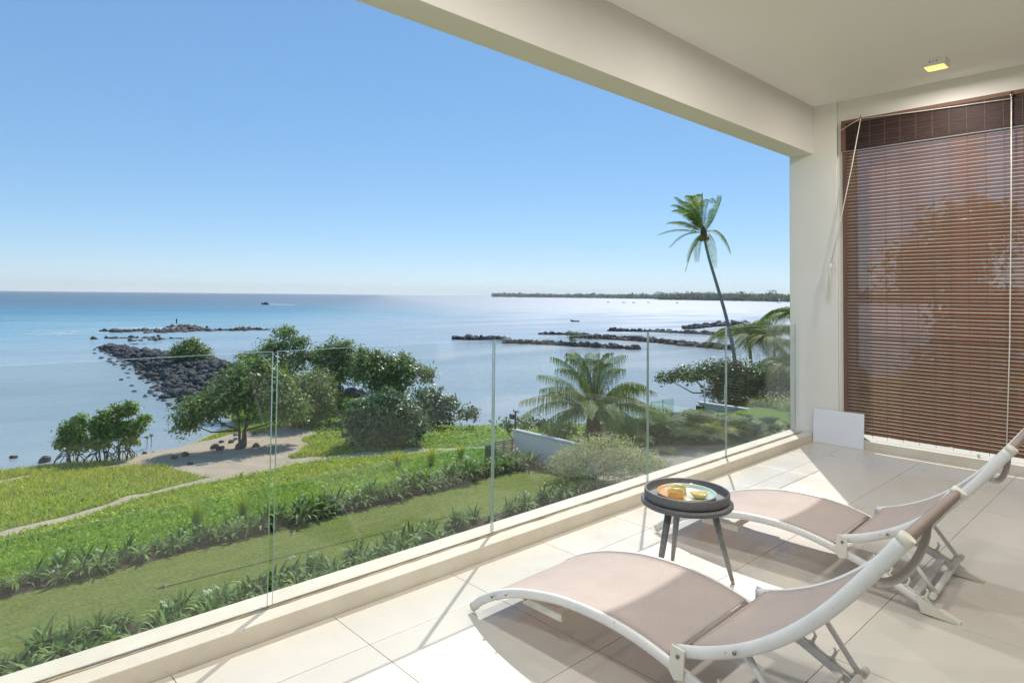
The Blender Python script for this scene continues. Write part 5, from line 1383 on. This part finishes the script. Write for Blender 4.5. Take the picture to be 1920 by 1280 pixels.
# ------------------------------------------------------------------ far shore
M['far_wood'] = m_leaf('far_wood_leaf', (0.05, 0.062, 0.045), (0.075, 0.09, 0.062), (0.105, 0.12, 0.08), 0.8, 0.1, 0.1)
M['far_sand'] = m_simple('far_sand', (0.55, 0.50, 0.42), 0.9)
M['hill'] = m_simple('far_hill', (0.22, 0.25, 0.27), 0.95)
def at_dir(brg, D):
    """point at range D metres on a compass bearing (degrees from +Y towards +X)"""
    return (sin(radians(brg)) * D, cos(radians(brg)) * D)
def far_land(name, pts, depth, h, n, label, seed, size):
    """strip of land along pts [(bearing, range, canopy height)]; sand beach, low ground and a wood on it"""
    rng = np.random.default_rng(seed)
    P = []
    for i in range(len(pts) - 1):
        (b0, d0, h0), (b1, d1, h1) = pts[i], pts[i + 1]
        for u in np.linspace(0, 1, 6, endpoint=False): P.append((b0 + (b1 - b0) * u, d0 + (d1 - d0) * u, h0 + (h1 - h0) * u))
    P.append(pts[-1]); mb = MB(); vs_ = []
    for b, d, hh in P:
        a = at_dir(b, d); a1 = at_dir(b, d + depth * .06); a2 = at_dir(b, d + depth)
        vs_ += [(a[0], a[1], SEA_Z - .2), (a1[0], a1[1], SEA_Z + 1.6), (a2[0], a2[1], SEA_Z + 3)]
    mb.add(vs_, [(i * 3 + k_, i * 3 + 3 + k_, i * 3 + 4 + k_, i * 3 + 1 + k_) for i in range(len(P) - 1) for k_ in range(2)])
    structure(name, mb, M['far_sand'])
    k_ = rng.integers(0, len(P) - 1, n // 30); u = rng.random(n // 30)
    Pa = np.array(P); q = Pa[k_] + (Pa[k_ + 1] - Pa[k_]) * u[:, None]
    dd = q[:, 1] + depth * (.08 + .85 * rng.random(len(q)) ** 1.3)
    cx_ = np.sin(np.radians(q[:, 0])) * dd; cy_ = np.cos(np.radians(q[:, 0])) * dd
    hh = q[:, 2] * rng.uniform(.35, 1.0, len(q)) * np.where(rng.random(len(q)) < .08, 1.35, 1)
    ci = np.repeat(np.arange(len(q)), 30); m_ = len(ci)
    C = np.stack([cx_[ci], cy_[ci], SEA_Z + 2 + hh[ci] * rng.random(m_) ** .55], -1) + rng.normal(size=(m_, 3)) * np.array([1, 1, .25]) * q[0, 2] * .22
    C[:, 2] = np.maximum(C[:, 2], SEA_Z + 1.2)
    N = rng.normal(size=(m_, 3)); N[:, 2] = np.abs(N[:, 2]) + .4; N /= np.linalg.norm(N, axis=1)[:, None]
    V, F = leaf_quads(C, N, size, rng, .9)
    tag(link('far_wood', np_mesh('far_wood', V, F, M['far_wood'])), label, 'wood', kind='stuff')
far_land('far_cape', [(41.52, 5200, 22), (43.24, 5000, 27), (47.52, 4700, 25), (51.76, 4400, 28), (56.59, 4000, 26)], 260, 24, 24000, 'thin dark wooded cape along the horizon', 31, 11)
far_land('far_beach', [(56.18, 2750, 22), (58.60, 2600, 25), (60.79, 2450, 25), (63.36, 2300, 24), (67.45, 2000, 21), (71.29, 1800, 30), (81.29, 1300, 28)], 330, 26, 60000, 'wooded far shore above the pale beach left of the pillar', 32, 6)
a = at_dir(56.36, 12500); 
hl = MB(); hv = []
prof = [(-330, 0), (-250, 30), (-150, 75), (-90, 112), (-40, 118), (30, 108), (110, 85), (230, 62), (360, 45), (520, 20), (640, 0)]
for lx, hz in prof:
    for dd in (-200, 0, 260): hv.append((a[0] + LAT.x * lx + DEP.x * dd, a[1] + LAT.y * lx + DEP.y * dd, SEA_Z + (hz * 1.05 if dd == 0 else -5)))
hl.add(hv, [(i * 3 + k_, i * 3 + 3 + k_, i * 3 + 4 + k_, i * 3 + 1 + k_) for i in range(len(prof) - 1) for k_ in range(2)])
structure('mountain', hl, M['hill'])
# tower crane above the far trees
q = at_dir(65.43, 2350)
cr = empty('tower_crane', (q[0], q[1], SEA_Z)); tag(cr, 'thin tower crane above the far shore near the pillar', 'crane')
M['crane'] = m_simple('crane_steel', (0.35, 0.36, 0.34), 0.6)
MB().box(-.9, .9, -.9, .9, 0, 40).build('mast', M['crane'], cr)
jb = MB().tube([LAT * -22 + ZV * 36.5, LAT * 10 + ZV * 36.5], .7, 4); jb.tube([LAT * -20 + ZV * 36.8, ZV * 41.5, LAT * 9 + ZV * 36.8], .25, 4); jb.build('jib', M['crane'], cr)
MB().box(-2.2, 2.2, -2.2, 2.2, 32.5, 35.5).build('counterweight', M['crane'], cr, tuple(LAT * 8.5))

# ------------------------------------------------------------------ sea air between here and the far shore
hz = NT('sea_haze')
hz.n.remove(hz.bsdf)
pv = hz.n.new('ShaderNodeVolumePrincipled')
pv.inputs['Color'].default_value = (0.88, 0.96, 1.0, 1); pv.inputs['Density'].default_value = 0.00005; pv.inputs['Anisotropy'].default_value = 0.2
hz.l.new(pv.outputs[0], hz.out.inputs['Volume'])
tag(MB().box(-9000, 16000, -9000, 16000, SEA_Z - 2.5, 200).build('haze', hz.m), 'thin pale sea haze over the bay', 'haze', kind='stuff')
